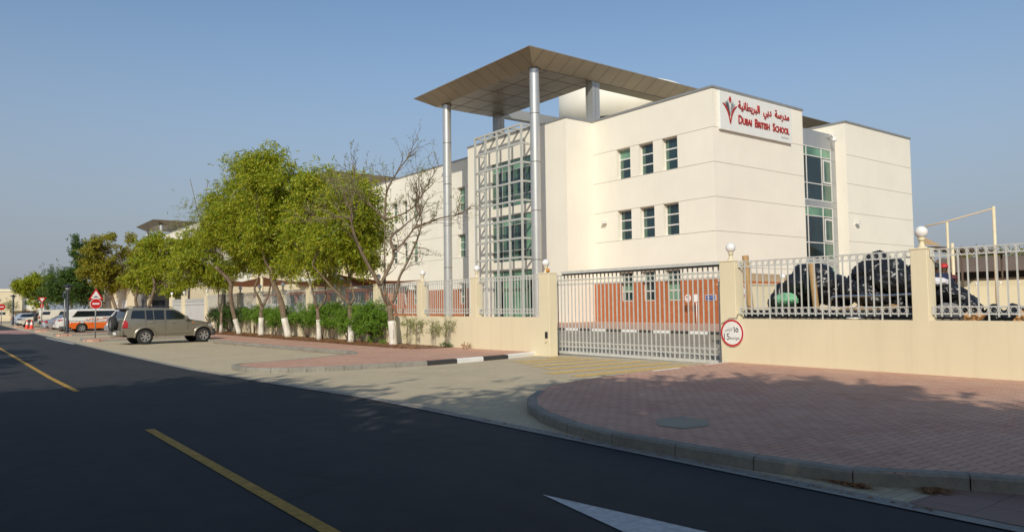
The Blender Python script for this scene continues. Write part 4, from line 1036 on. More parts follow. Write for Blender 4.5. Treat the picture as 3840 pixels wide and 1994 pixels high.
villa(6.2, 240, 9.4, 10, 6.9, 'cream villa with arches and a brown pergola at the end of the road, right one'); villa(-8, 243, 10, 10, 6.6, 'cream villa at the left edge at the end of the road')
tag(sheet('verge', [(-20, 150), (18, 150), (18, 153), (-20, 153)], .4, LEAFD and pm('dry_grass', (.19, .15, .045), .9)), kind='structure')
t = thing('garden_wall', 'low brownish garden wall in front of the far villas', 'wall', (6, 160, 0))
q = MB(); q.box(-10, 20, 160, 160.4, -.3, .75); q.build('wall', CREAM, t)
# ================================================================ vehicles
def interp(T, x):
    if x <= T[0][0]: return T[0][1]
    for (a, va), (b, vb) in zip(T, T[1:]):
        if x <= b: return va + (vb - va) * (x - a) / max(1e-9, b - a)
    return T[-1][1]
def carpaint(name, col, metal=.0, rough=.3):
    m, nt, b = newmat(name); c = ramp(nt, noise(nt, nt.nodes.new('ShaderNodeTexCoord').outputs['Object'], 1.5, 3), [(.3, tuple(x * .95 for x in col)), (.7, tuple(min(1, x * 1.04) for x in col))])
    nt.links.new(c, b.inputs['Base Color']); b.inputs['Metallic'].default_value = metal; b.inputs['Roughness'].default_value = rough; b.inputs['Coat Weight'].default_value = .6; b.inputs['Coat Roughness'].default_value = .08
    return m
TAILR = pm('tail_lamp_red', (.42, .01, .012), .15, 0, .1, spec=.8, coat=.5); CLEARL = pm('lamp_clear', (.55, .55, .55), .1, .3, .1); AMBER = pm('amber_lamp', (.6, .18, .02), .2)
TRIM = pm('grey_trim', (.05, .05, .052), .55)
class Car:
    def __init__(s, name, label, cat, loc, rz, top, w, belt, sill, wheels, wr, paint, group='parked vehicles', lower=None, split=None, round_=.10, tum=.17, kx=1.0):
        s.kx = kx; top = [(x * kx, z) for x, z in top]; s.T = top; s.w = w; s.belt = belt; s.sill = sill; s.wheels = wheels; s.wr = wr; s.x0 = top[0][0]; s.x1 = top[-1][0]; s.tum = tum; s.round = round_
        s.roof = max(z for x, z in top); s.t = thing(name, label, cat, loc, rz, group); s.paint = paint
        s.body(paint, lower, split); s.do_wheels()
    def hw(s, x):
        c = (s.x0 + s.x1) / 2; h = (s.x1 - s.x0) / 2; u = abs(x - c) / h
        return s.w * (1 - s.round * u ** 5)
    def frac(s, x, z):
        top = interp(s.T, x)
        if z <= s.belt: f = .955 + .045 * min(1, max(0, (z - s.sill) / .3))
        else: f = 1 - .03 - s.tum * (z - s.belt) / max(.2, s.roof - s.belt)
        if z > s.belt - .12 and z <= s.belt: f = 1 - .03 * (z - s.belt + .12) / .12
        return f
    def side(s, x, z): return s.hw(x) * s.frac(x, z)
    def zb(s, x):
        z = s.sill + (.12 if x < s.x0 + .25 or x > s.x1 - .25 else 0)
        for wx in s.wheels:
            d = abs(x - wx); R_ = s.wr * 1.2
            if d < R_: z = max(z, s.wr + math.sqrt(R_ * R_ - d * d))
        return min(z, interp(s.T, x) - .06)
    def body(s, paint, lower, split):
        xs = set(np.linspace(s.x0, s.x1, 60)) | {x for x, z in s.T}
        for wx in s.wheels: xs |= {wx + s.wr * 1.2 * cos(a) for a in np.linspace(0, pi, 15)}
        xs = sorted(x for x in xs if s.x0 <= x <= s.x1); q = MB(); rows = []
        for x in xs:
            top = interp(s.T, x); zb = s.zb(x); ze = top - .05
            zz = [zb + (ze - zb) * k / 9 for k in range(10)]
            if split and False: pass
            half = [(s.side(x, z), z) for z in zz]; yt = half[-1][0]
            half += [(yt - .035, top - .022), (yt * .82, top - .004), (yt * .45, top + .008), (0, top + .012)]
            rows.append([(x, y, z) for y, z in half] + [(x, -y, z) for y, z in reversed(half[:-1])])
        n = len(rows[0])
        for i in range(len(rows) - 1):
            for j in range(n - 1):
                f = [rows[i][j], rows[i][j + 1], rows[i + 1][j + 1], rows[i + 1][j]]
                zc = sum(p[2] for p in f) / 4; q.face(f, 1 if (split and zc < split) else 0, True)
        for r, rev in ((rows[0], 0), (rows[-1], 1)): q.face(r, 0)
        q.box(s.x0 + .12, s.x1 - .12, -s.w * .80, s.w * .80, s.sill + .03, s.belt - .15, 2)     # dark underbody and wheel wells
        me = q.build('body', [paint, lower or paint, RUB], s.t, world=False); return me
    def patch(s, name, poly, mat, off=.008, sides=(1, -1), sub=None, parent=None):
        """polygon in (x, z) laid on the body side"""
        poly = [(x * s.kx, z) for x, z in poly]; q = MB(); xs = [p[0] for p in poly]
        for sg in sides:
            # cut the polygon into vertical slices so that it follows the body
            cuts = np.linspace(min(xs), max(xs), 9)
            for a, b in zip(cuts, cuts[1:]):
                def span(x):
                    zs = []
                    for (x0, z0), (x1, z1) in zip(poly, poly[1:] + poly[:1]):
                        if (x0 - x) * (x1 - x) <= 0 and abs(x1 - x0) > 1e-9: zs.append(z0 + (z1 - z0) * (x - x0) / (x1 - x0))
                    return (min(zs), max(zs)) if zs else None
                A, B = span(a + 1e-5), span(b - 1e-5)
                if not A or not B: continue
                for k in range(4):
                    def pt(x, S, t): z = S[0] + (S[1] - S[0]) * t; return (x, sg * (s.side(x, z) + off), z)
                    q.face([pt(a, A, k / 4), pt(b, B, k / 4), pt(b, B, (k + 1) / 4), pt(a, A, (k + 1) / 4)], 0, True)
        return q.build(name, mat, parent or s.t, world=False)
    def screen(s, name, xa, xb, mat, f=.9, off=.012):
        """glass on the top profile between xa and xb"""
        xa, xb = xa * s.kx, xb * s.kx; q = MB(); rows = []
        n = Vector((-(interp(s.T, xb) - interp(s.T, xa)), 0, xb - xa)).normalized()
        if n.z < 0: n = -n
        for x in np.linspace(xa, xb, 5):
            z = interp(s.T, x); yt = s.side(x, z - .05) * f
            rows.append([(x + n.x * off, y, z + n.z * off + .006 - abs(y) / max(yt, .01) * .012) for y in np.linspace(-yt, yt, 7)])
        q.grid(rows, 0, True); return q.build(name, mat, s.t, world=False)
    def do_wheels(s):
        for wx in s.wheels:
            for sg in (1, -1): s.wheel((wx, sg * (s.w - .115), s.wr), sg)
    def wheel(s, c, sg, name='wheel', axis='Y', rim=None, width=.115):
        R_ = s.wr; W_ = width; q = MB()
        prof = [(R_ * .64, -W_), (R_ * .90, -W_), (R_, -W_ * .7), (R_, W_ * .7), (R_ * .90, W_), (R_ * .64, W_)]
        q.lathe(prof, c, 28, 0, True, axis); o = q.build(name, RUB, s.t, world=False)
        q = MB(); d = W_ * .82 * sg
        def P(r, a, dd): 
            u, v = r * cos(a), r * sin(a)
            return (c[0] + u, c[1] + dd, c[2] + v) if axis == 'Y' else (c[0] + dd, c[1] + u, c[2] + v)
        N = 30; r0 = R_ * .64
        for k in range(N):
            a0, a1 = 2 * pi * k / N, 2 * pi * (k + 1) / N
            q.face([P(r0 * 1.02, a0, d * 1.02), P(r0 * 1.02, a1, d * 1.02), P(r0 * .86, a1, d), P(r0 * .86, a0, d)], 0)
            q.face([P(r0 * .86, a0, d), P(r0 * .86, a1, d), P(r0 * .86, a1, d * .3), P(r0 * .86, a0, d * .3)], 0)
        q.face([P(r0 * .87, 2 * pi * k / N, d * .35) for k in range(N)], 1)
        for k in range(6):
            a = 2 * pi * k / 6 + .3; e_ = .22
            q.face([P(r0 * .2, a - .7, d * .9), P(r0 * .88, a - e_, d * .98), P(r0 * .88, a + e_, d * .98), P(r0 * .2, a + .7, d * .9)], 0)
        q.face([P(r0 * .26, 2 * pi * k / 16, d * 1.0) for k in range(16)], 0)
        q.build('rim', [s.rimmat if hasattr(s, 'rimmat') else RIMS, RUB], o, world=False); return o
    def box(s, name, mat, *a, bevel=.015, parent=None): q = MB(); q.box(a[0] * s.kx, a[1] * s.kx, *a[2:]); return q.build(name, mat, parent or s.t, world=False, bevel=bevel)
    def handle(s, x, z, sides=(1, -1)):
        x *= s.kx; q = MB()
        for sg in sides:
            y = sg * (s.side(x, z) + .02); q.box(x - .1, x + .1, y - .018, y + .018, z - .02, z + .02)
        return q.build('door_handle', CHROME, s.t, world=False)
    def seams(s, lines, mat=None):
        q = MB()
        for pts in [[(x * s.kx, z) for x, z in L] for L in lines]:
            for sg in (1, -1):
                for (x0, z0), (x1, z1) in zip(pts, pts[1:]):
                    for k in range(6):
                        a, b = k / 6, (k + 1) / 6; p = (x0 + (x1 - x0) * a, z0 + (z1 - z0) * a); r = (x0 + (x1 - x0) * b, z0 + (z1 - z0) * b)
                        d = Vector((r[0] - p[0], r[1] - p[1])).normalized(); n = Vector((-d.y, d.x)) * .007
                        q.face([(p[0] - n.x, sg * (s.side(*p) + .004), p[1] - n.y), (r[0] - n.x, sg * (s.side(*r) + .004), r[1] - n.y), (r[0] + n.x, sg * (s.side(*r) + .004), r[1] + n.y), (p[0] + n.x, sg * (s.side(*p) + .004), p[1] + n.y)])
        return q.build('door_gaps', mat or BLKP, s.t, world=False)
    def flare(s, mat, sc=1.0):
        q = MB()
        for wx in s.wheels:
            for sg in (1, -1):
                rows = []
                for a in np.linspace(-.12, pi + .12, 19):
                    row = []
                    for rr, dd in ((1.17, -.02), (1.19, .045), (1.34, .04), (1.46, .002)):
                        x = wx + s.wr * rr * cos(a); z = max(s.wr + s.wr * rr * sin(a), s.sill - .02); x_ = min(max(x, s.x0 + .02), s.x1 - .02)
                        row.append((x_, sg * (s.side(x_, min(z, s.belt)) + dd), z))
                    rows.append(row)
                q.grid(rows, 0, True)
        return q.build('wheel_arch_flare', mat, s.t, world=False)
    def mirror(s, x, z):
        x *= s.kx
        for sg in (1, -1):
            q = MB(); y = sg * (s.side(x, z) + .10); q.box(x - .06, x + .07, y - .09, y + .09, z - .03, z + .16); q.build('door_mirror', [s.paint], s.t, world=False, bevel=.03)
ANG = RAD(5.5)
BEIGE = carpaint('beige_paint', (.27, .245, .19), .5, .34)
WHITEC = carpaint('white_car_paint', (.70, .68, .63)); SILVER = carpaint('silver_paint', (.46, .48, .51), .6, .3); CREAMC = carpaint('cream_car_paint', (.68, .62, .50)); ORANGE = carpaint('orange_paint', (.72, .13, .012)); PALEB = carpaint('pale_blue_paint', (.50, .55, .62), .5, .3)
dx, dy = cos(ANG), sin(ANG)
# ---- beige SUV (near side wheels on the measured line, so the body centre lies .86 m beyond it)
cx, cy = 7.63 - dy * .84, 39.75 + dx * .84
suv = Car('parked_suv', 'beige metallic SUV with roof rails and a covered spare wheel on its tailgate', 'SUV', (cx, cy, -.1), ANG,
    [(-1.16, .62), (-1.13, 1.0), (-1.04, 1.24), (-.86, 1.70), (-.72, 1.765), (-.3, 1.785), (.6, 1.79), (1.2, 1.765), (1.62, 1.69), (2.33, 1.21), (2.5, 1.15), (2.9, 1.11), (3.25, 1.03), (3.5, .92), (3.62, .78), (3.66, .55)], .91, 1.17, .36, (0, 2.80), .365, BEIGE, kx=.913)
suv.flare(BEIGE)
suv.patch('side_window', [(-.72, 1.27), (-.02, 1.245), (-.02, 1.66), (-.55, 1.665), (-.65, 1.62)], GLASSC)
suv.patch('side_window', [(.05, 1.20), (.96, 1.20), (.96, 1.67), (.05, 1.67)], GLASSC)
suv.patch('side_window', [(1.06, 1.20), (2.12, 1.20), (2.1, 1.30), (1.62, 1.60), (1.45, 1.655), (1.06, 1.665)], GLASSC)
suv.patch('window_pillar', [(.41, 1.20), (.45, 1.20), (.43, 1.67), (.40, 1.67)], BEIGE, .012)
suv.screen('windscreen', 1.72, 2.26, GLASSC); suv.screen('rear_window', -.90, -1.02, GLASSC, .8)
suv.seams([[(1.0, 1.66), (1.02, 1.18), (1.03, .5), (1.0, .4)], [(.02, 1.66), (.0, 1.2), (.02, .95)], [(2.16, 1.2), (2.2, .9), (2.15, .5)], [(2.4, 1.17), (2.95, 1.05), (3.45, .93)], [(-1.1, .80), (-.7, .82)]])
suv.patch('side_moulding', [(.58, .50), (2.52, .50), (2.52, .66), (.58, .66)], BEIGE, .022); suv.patch('sill_step', [(.5, .37), (2.5, .37), (2.5, .44), (.5, .44)], BEIGE, .03)
suv.handle(.27, 1.07); suv.handle(1.38, 1.06); suv.mirror(2.08, 1.20)
suv.patch('tail_light', [(-1.12, .82), (-.86, .82), (-.84, 1.0), (-.9, 1.17), (-1.06, 1.18)], TAILR, .012); suv.patch('side_indicator', [(2.42, 1.0), (2.54, 1.0), (2.54, 1.05), (2.42, 1.05)], AMBER, .01)
suv.patch('headlight', [(3.3, .82), (3.58, .78), (3.56, .9), (3.32, .98)], CLEARL, .008)
suv.patch('fuel_flap', [(-.52, .98), (-.3, .98), (-.3, 1.1), (-.52, 1.1)], BEIGE, .006)
suv.box('rear_bumper', BEIGE, -1.34, -1.05, -.88, .88, .44, .72, bevel=.05); suv.box('bumper_step', TRIM, -1.345, -1.1, -.8, .8, .725, .74, bevel=0)
suv.box('front_bumper', TRIM, 3.45, 3.76, -.86, .86, .34, .70, bevel=.07)
q = MB()
for sg in (1, -1): q.tube([(-.5, sg * .66, 1.80), (-.32, sg * .66, 1.855), (1.05, sg * .66, 1.85), (1.36, sg * .66, 1.76)], .022, 8); q.box(.2, .32, sg * .66 - .03, sg * .66 + .03, 1.78, 1.85)
q.build('roof_rails', TRIM, suv.t, world=False)
q = MB(); q.prism([(-.98, -.62), (-.70, -.7), (-.70, .7), (-.98, .62)], 1.70, 1.775); q.build('tailgate_spoiler', DARKM, suv.t, world=False, bevel=.02)
suv.rimmat = RIMS
o = suv.wheel((-1.20, .12, 1.02), -1, name='spare_wheel', axis='X', width=.12)
suv.box('license_plate', WHP, -1.36, -1.34, -.55, -.1, .5, .62, bevel=0); suv.box('exhaust', CHROME, -1.3, -1.1, .5, .58, .33, .39)
# ---- white SUV behind it
suv2 = Car('parked_suv', 'white SUV half hidden behind the beige one, its rear window and red lamps showing', 'SUV', (8.9, 51.5, -.1), RAD(5),
    [(-.98, .60), (-.95, 1.05), (-.80, 1.20), (-.48, 1.68), (-.3, 1.74), (.7, 1.77), (1.4, 1.72), (2.3, 1.2), (3.2, 1.05), (3.5, .9), (3.55, .6)], .92, 1.15, .40, (0, 2.75), .36, WHITEC)
suv2.screen('rear_window', -.52, -.80, GLASSC, .86); suv2.screen('windscreen', 1.5, 2.25, GLASSC)
suv2.patch('side_window', [(-.45, 1.22), (.6, 1.18), (.6, 1.62), (-.2, 1.64)], GLASSC); suv2.patch('side_window', [(.68, 1.18), (1.95, 1.18), (1.45, 1.6), (.68, 1.62)], GLASSC)
suv2.patch('tail_light', [(-.95, 1.02), (-.55, 1.06), (-.62, 1.2), (-.8, 1.22)], TAILR, .014); suv2.box('rear_bumper', SILVER, -1.14, -.85, -.9, .9, .42, .74, bevel=.06); suv2.box('license_plate', WHP, -1.16, -1.14, -.3, .3, .76, .88, bevel=0)
suv2.box('tail_lamp_strip', TAILR, -.985, -.95, -.8, .8, 1.03, 1.10, bevel=.01); suv2.handle(.3, 1.05); suv2.seams([[(.64, 1.6), (.65, .5)]])
# ---- orange and white minibus
van = Car('minibus', 'white minibus with orange lower body and orange Arabic lettering', 'van', (8.06, 66.3, -.1), RAD(5),
    [(-.98, .45), (-.97, 1.2), (-.93, 1.66), (-.86, 1.76), (-.5, 1.80), (1.5, 1.81), (2.6, 1.77), (3.3, 1.15), (3.55, 1.0), (3.68, .7), (3.68, .45)], .84, 1.06, .30, (0, 2.5), .34, WHITEC, lower=ORANGE, split=.78, round_=.05, tum=.12)
van.patch('side_window', [(-.68, 1.19), (2.02, 1.23), (2.34, 1.62), (2.36, 1.66), (-.62, 1.66)], GLASSC); van.patch('side_window', [(2.5, 1.2), (3.1, 1.22), (2.75, 1.6), (2.56, 1.62)], GLASSC)
van.screen('windscreen', 2.68, 3.25, GLASSC); van.box('rear_bumper', TRIM, -1.12, -.9, -.82, .82, .28, .48, bevel=.04); van.box('front_bumper', TRIM, 3.55, 3.78, -.8, .8, .3, .5, bevel=.05)
van.patch('blue_stripe', [(-.9, .905), (1.7, .875), (3.4, .85), (3.4, .82), (1.7, .845), (-.9, .88)], pm('stripe_blue', (.03, .035, .12), .4), .01)
van.patch('tail_light', [(-.96, .68), (-.9, .68), (-.9, 1.10), (-.96, 1.10)], TAILR, .02)
van.box('rear_glass', GLASSC, -.985, -.972, -.7, .7, 1.15, 1.64, bevel=0); van.seams([[(.72, 1.15), (.72, .55)], [(2.42, 1.7), (2.42, .5)]]); van.handle(2.2, 1.05)
M_ = MAT_OF[van.t.name]; OL = pm('orange_lettering', (.55, .12, .015), .4)
def vanF(x, z): return M_ @ frame((x, -van.side(x, z) - .016, z), (1, 0, 0))
letters('\ufeb1\ufead\ufeee\u0640\u0640\ufe97\ufe8d', 1, vanF(.28, .93), OL, van.t, name='arabic_lettering', width=1.36, height=.26, offs=.02)
q = MB(); yv = -van.side(1.95, .8) - .014; PUR = pm('badge_purple', (.07, .02, .12), .4)
def shield(w, h, d, mi): q.face([(1.95 + u * w, yv - d, .86 + v * h) for u, v in ((-.5, .5), (.5, .5), (.5, -.15), (.3, -.42), (0, -.55), (-.3, -.42), (-.5, -.15))], mi)
shield(.46, .56, 0, 0); shield(.38, .46, .003, 1); shield(.32, .38, .006, 0) ; shield(.26, .30, .009, 2)
q.build('badge', [PUR, WHP, OL], van.t, world=False)
letters('E', 1, M_ @ frame((1.88, yv - .012, .78), (1, 0, 0)), WHP, van.t, width=.14, height=.17, offs=.01)
# ---- white hatchback and silver saloon beyond the van, seen from behind
hat = Car('parked_hatchback', 'white hatchback with slim red tail lamp parked beside the minibus', 'car', (7.75, 70.6, -.1), RAD(4),
    [(-.80, .55), (-.78, .95), (-.62, 1.05), (-.22, 1.38), (.1, 1.47), (.9, 1.5), (1.5, 1.42), (2.2, 1.02), (3.1, .86), (3.35, .7), (3.38, .5)], .86, .98, .28, (0, 2.6), .32, WHITEC, tum=.2)
hat.screen('rear_window', -.26, -.60, GLASSC, .84); hat.screen('windscreen', 1.55, 2.15, GLASSC); hat.patch('side_window', [(-.15, 1.08), (1.85, 1.0), (1.45, 1.32), (.8, 1.4), (.15, 1.36)], GLASSC)
hat.patch('tail_light', [(-.78, .86), (-.4, .93), (-.45, 1.0), (-.72, .99)], TAILR, .014); hat.box('tail_lamp', TAILR, -.82, -.75, -.84, -.42, .86, .96, bevel=.02); hat.box('tail_lamp', TAILR, -.82, -.75, .42, .84, .86, .96, bevel=.02); hat.box('license_plate', WHP, -.83, -.80, -.26, .26, .68, .78, bevel=0); hat.box('rear_bumper', WHITEC, -.92, -.7, -.83, .83, .3, .56, bevel=.06)
sed = Car('parked_saloon', 'silver saloon with a red tail lamp, parked behind the white hatchback', 'car', (7.35, 73.6, -.1), RAD(4),
    [(-1.05, .5), (-1.02, .86), (-.95, .94), (-.45, .98), (.15, 1.32), (.5, 1.39), (1.1, 1.39), (1.9, .98), (2.9, .86), (3.3, .7), (3.35, .5)], .86, .93, .27, (0, 2.6), .32, SILVER, tum=.22)
sed.rimmat = RIMS
sed.screen('rear_window', -.40, .12, GLASSC, .84); sed.screen('windscreen', 1.2, 1.85, GLASSC); sed.patch('side_window', [(-.1, .98), (1.6, .97), (1.2, 1.28), (.3, 1.3)], GLASSC)
sed.box('tail_lamp', TAILR, -1.07, -.86, -.85, -.5, .70, .88, bevel=.03); sed.box('tail_lamp', TAILR, -1.07, -.86, .5, .85, .70, .88, bevel=.03); sed.box('rear_bumper', SILVER, -1.15, -.9, -.83, .83, .28, .52, bevel=.06); sed.box('license_plate', WHP, -1.08, -1.05, -.25, .25, .6, .7, bevel=0)
# ---- cream off-roader with a black spare wheel, and the cream car nosing out beside it
fj = Car('parked_offroader', 'cream off-roader with a black spare wheel on its tail and black lower panels', 'SUV', (7.7, 85.8, -.1), RAD(5),
    [(-.88, .5), (-.87, 1.2), (-.82, 1.62), (-.7, 1.74), (.6, 1.80), (1.9, 1.78), (2.2, 1.66), (2.5, 1.22), (3.3, 1.12), (3.5, .95), (3.52, .5)], .92, 1.12, .38, (0, 2.7), .38, CREAMC, lower=TRIM, split=.80, round_=.05, tum=.10)
fj.patch('side_window', [(-.62, 1.32), (.02, 1.32), (.1, 1.62), (-.55, 1.62)], GLASSC); fj.patch('side_window', [(.75, 1.3), (2.3, 1.28), (2.1, 1.62), (.85, 1.64)], GLASSC); fj.box('rear_window', GLASSC, -.89, -.865, -.6, .6, 1.25, 1.6, bevel=0); fj.screen('windscreen', 2.22, 2.46, GLASSC)
fj.wheel((-1.02, .1, 1.05), -1, name='spare_wheel', axis='X'); fj.box('tail_lamp', TAILR, -.91, -.8, -.93, -.72, .98, 1.16, bevel=.02); fj.box('tail_lamp', TAILR, -.91, -.8, .72, .93, .98, 1.16, bevel=.02); fj.box('rear_bumper', SILVER, -1.05, -.8, -.85, .85, .5, .72, bevel=.04)
nose = Car('parked_crossover', 'cream crossover parked nose towards the road beside the cones', 'car', (9.15, 92.4, -.1), RAD(186),
    [(-1.0, .5), (-.97, 1.0), (-.6, 1.5), (-.2, 1.62), (.9, 1.64), (1.4, 1.56), (2.15, 1.10), (2.7, 1.02), (3.25, .9), (3.5, .72), (3.56, .5)], .90, 1.06, .32, (0, 2.65), .37, CREAMC)
nose.screen('windscreen', 1.48, 2.1, GLASSC); nose.patch('side_window', [(-.5, 1.12), (1.8, 1.1), (1.35, 1.48), (.9, 1.54), (-.2, 1.5)], GLASSC); nose.patch('headlight', [(3.0, .76), (3.45, .68), (3.4, .84), (3.05, .92)], CLEARL, .012); nose.box('front_bumper', TRIM, 3.4, 3.64, -.8, .8, .32, .5, bevel=.05); nose.mirror(1.75, 1.1)
silv = Car('parked_hatchback', 'pale silver hatchback farthest along the parking row behind a street lamp', 'car', (6.55, 103.5, -.1), RAD(4),
    [(-.75, .5), (-.73, .9), (-.58, 1.0), (-.2, 1.38), (.1, 1.46), (1.0, 1.48), (1.6, 1.4), (2.4, .98), (3.1, .84), (3.35, .66), (3.38, .5)], .86, .96, .28, (0, 2.6), .32, PALEB, tum=.2)
silv.screen('rear_window', -.24, -.55, GLASSC, .84); silv.screen('windscreen', 1.65, 2.3, GLASSC); silv.patch('side_window', [(-.15, 1.02), (2.0, .98), (1.6, 1.28), (.9, 1.38), (.1, 1.34)], GLASSC); silv.box('tail_lamp', TAILR, -.78, -.66, -.84, -.55, .76, .92, bevel=.02); silv.box('tail_lamp', TAILR, -.78, -.66, .55, .84, .76, .92, bevel=.02); silv.box('rear_bumper', PALEB, -.86, -.65, -.83, .83, .28, .52, bevel=.06)
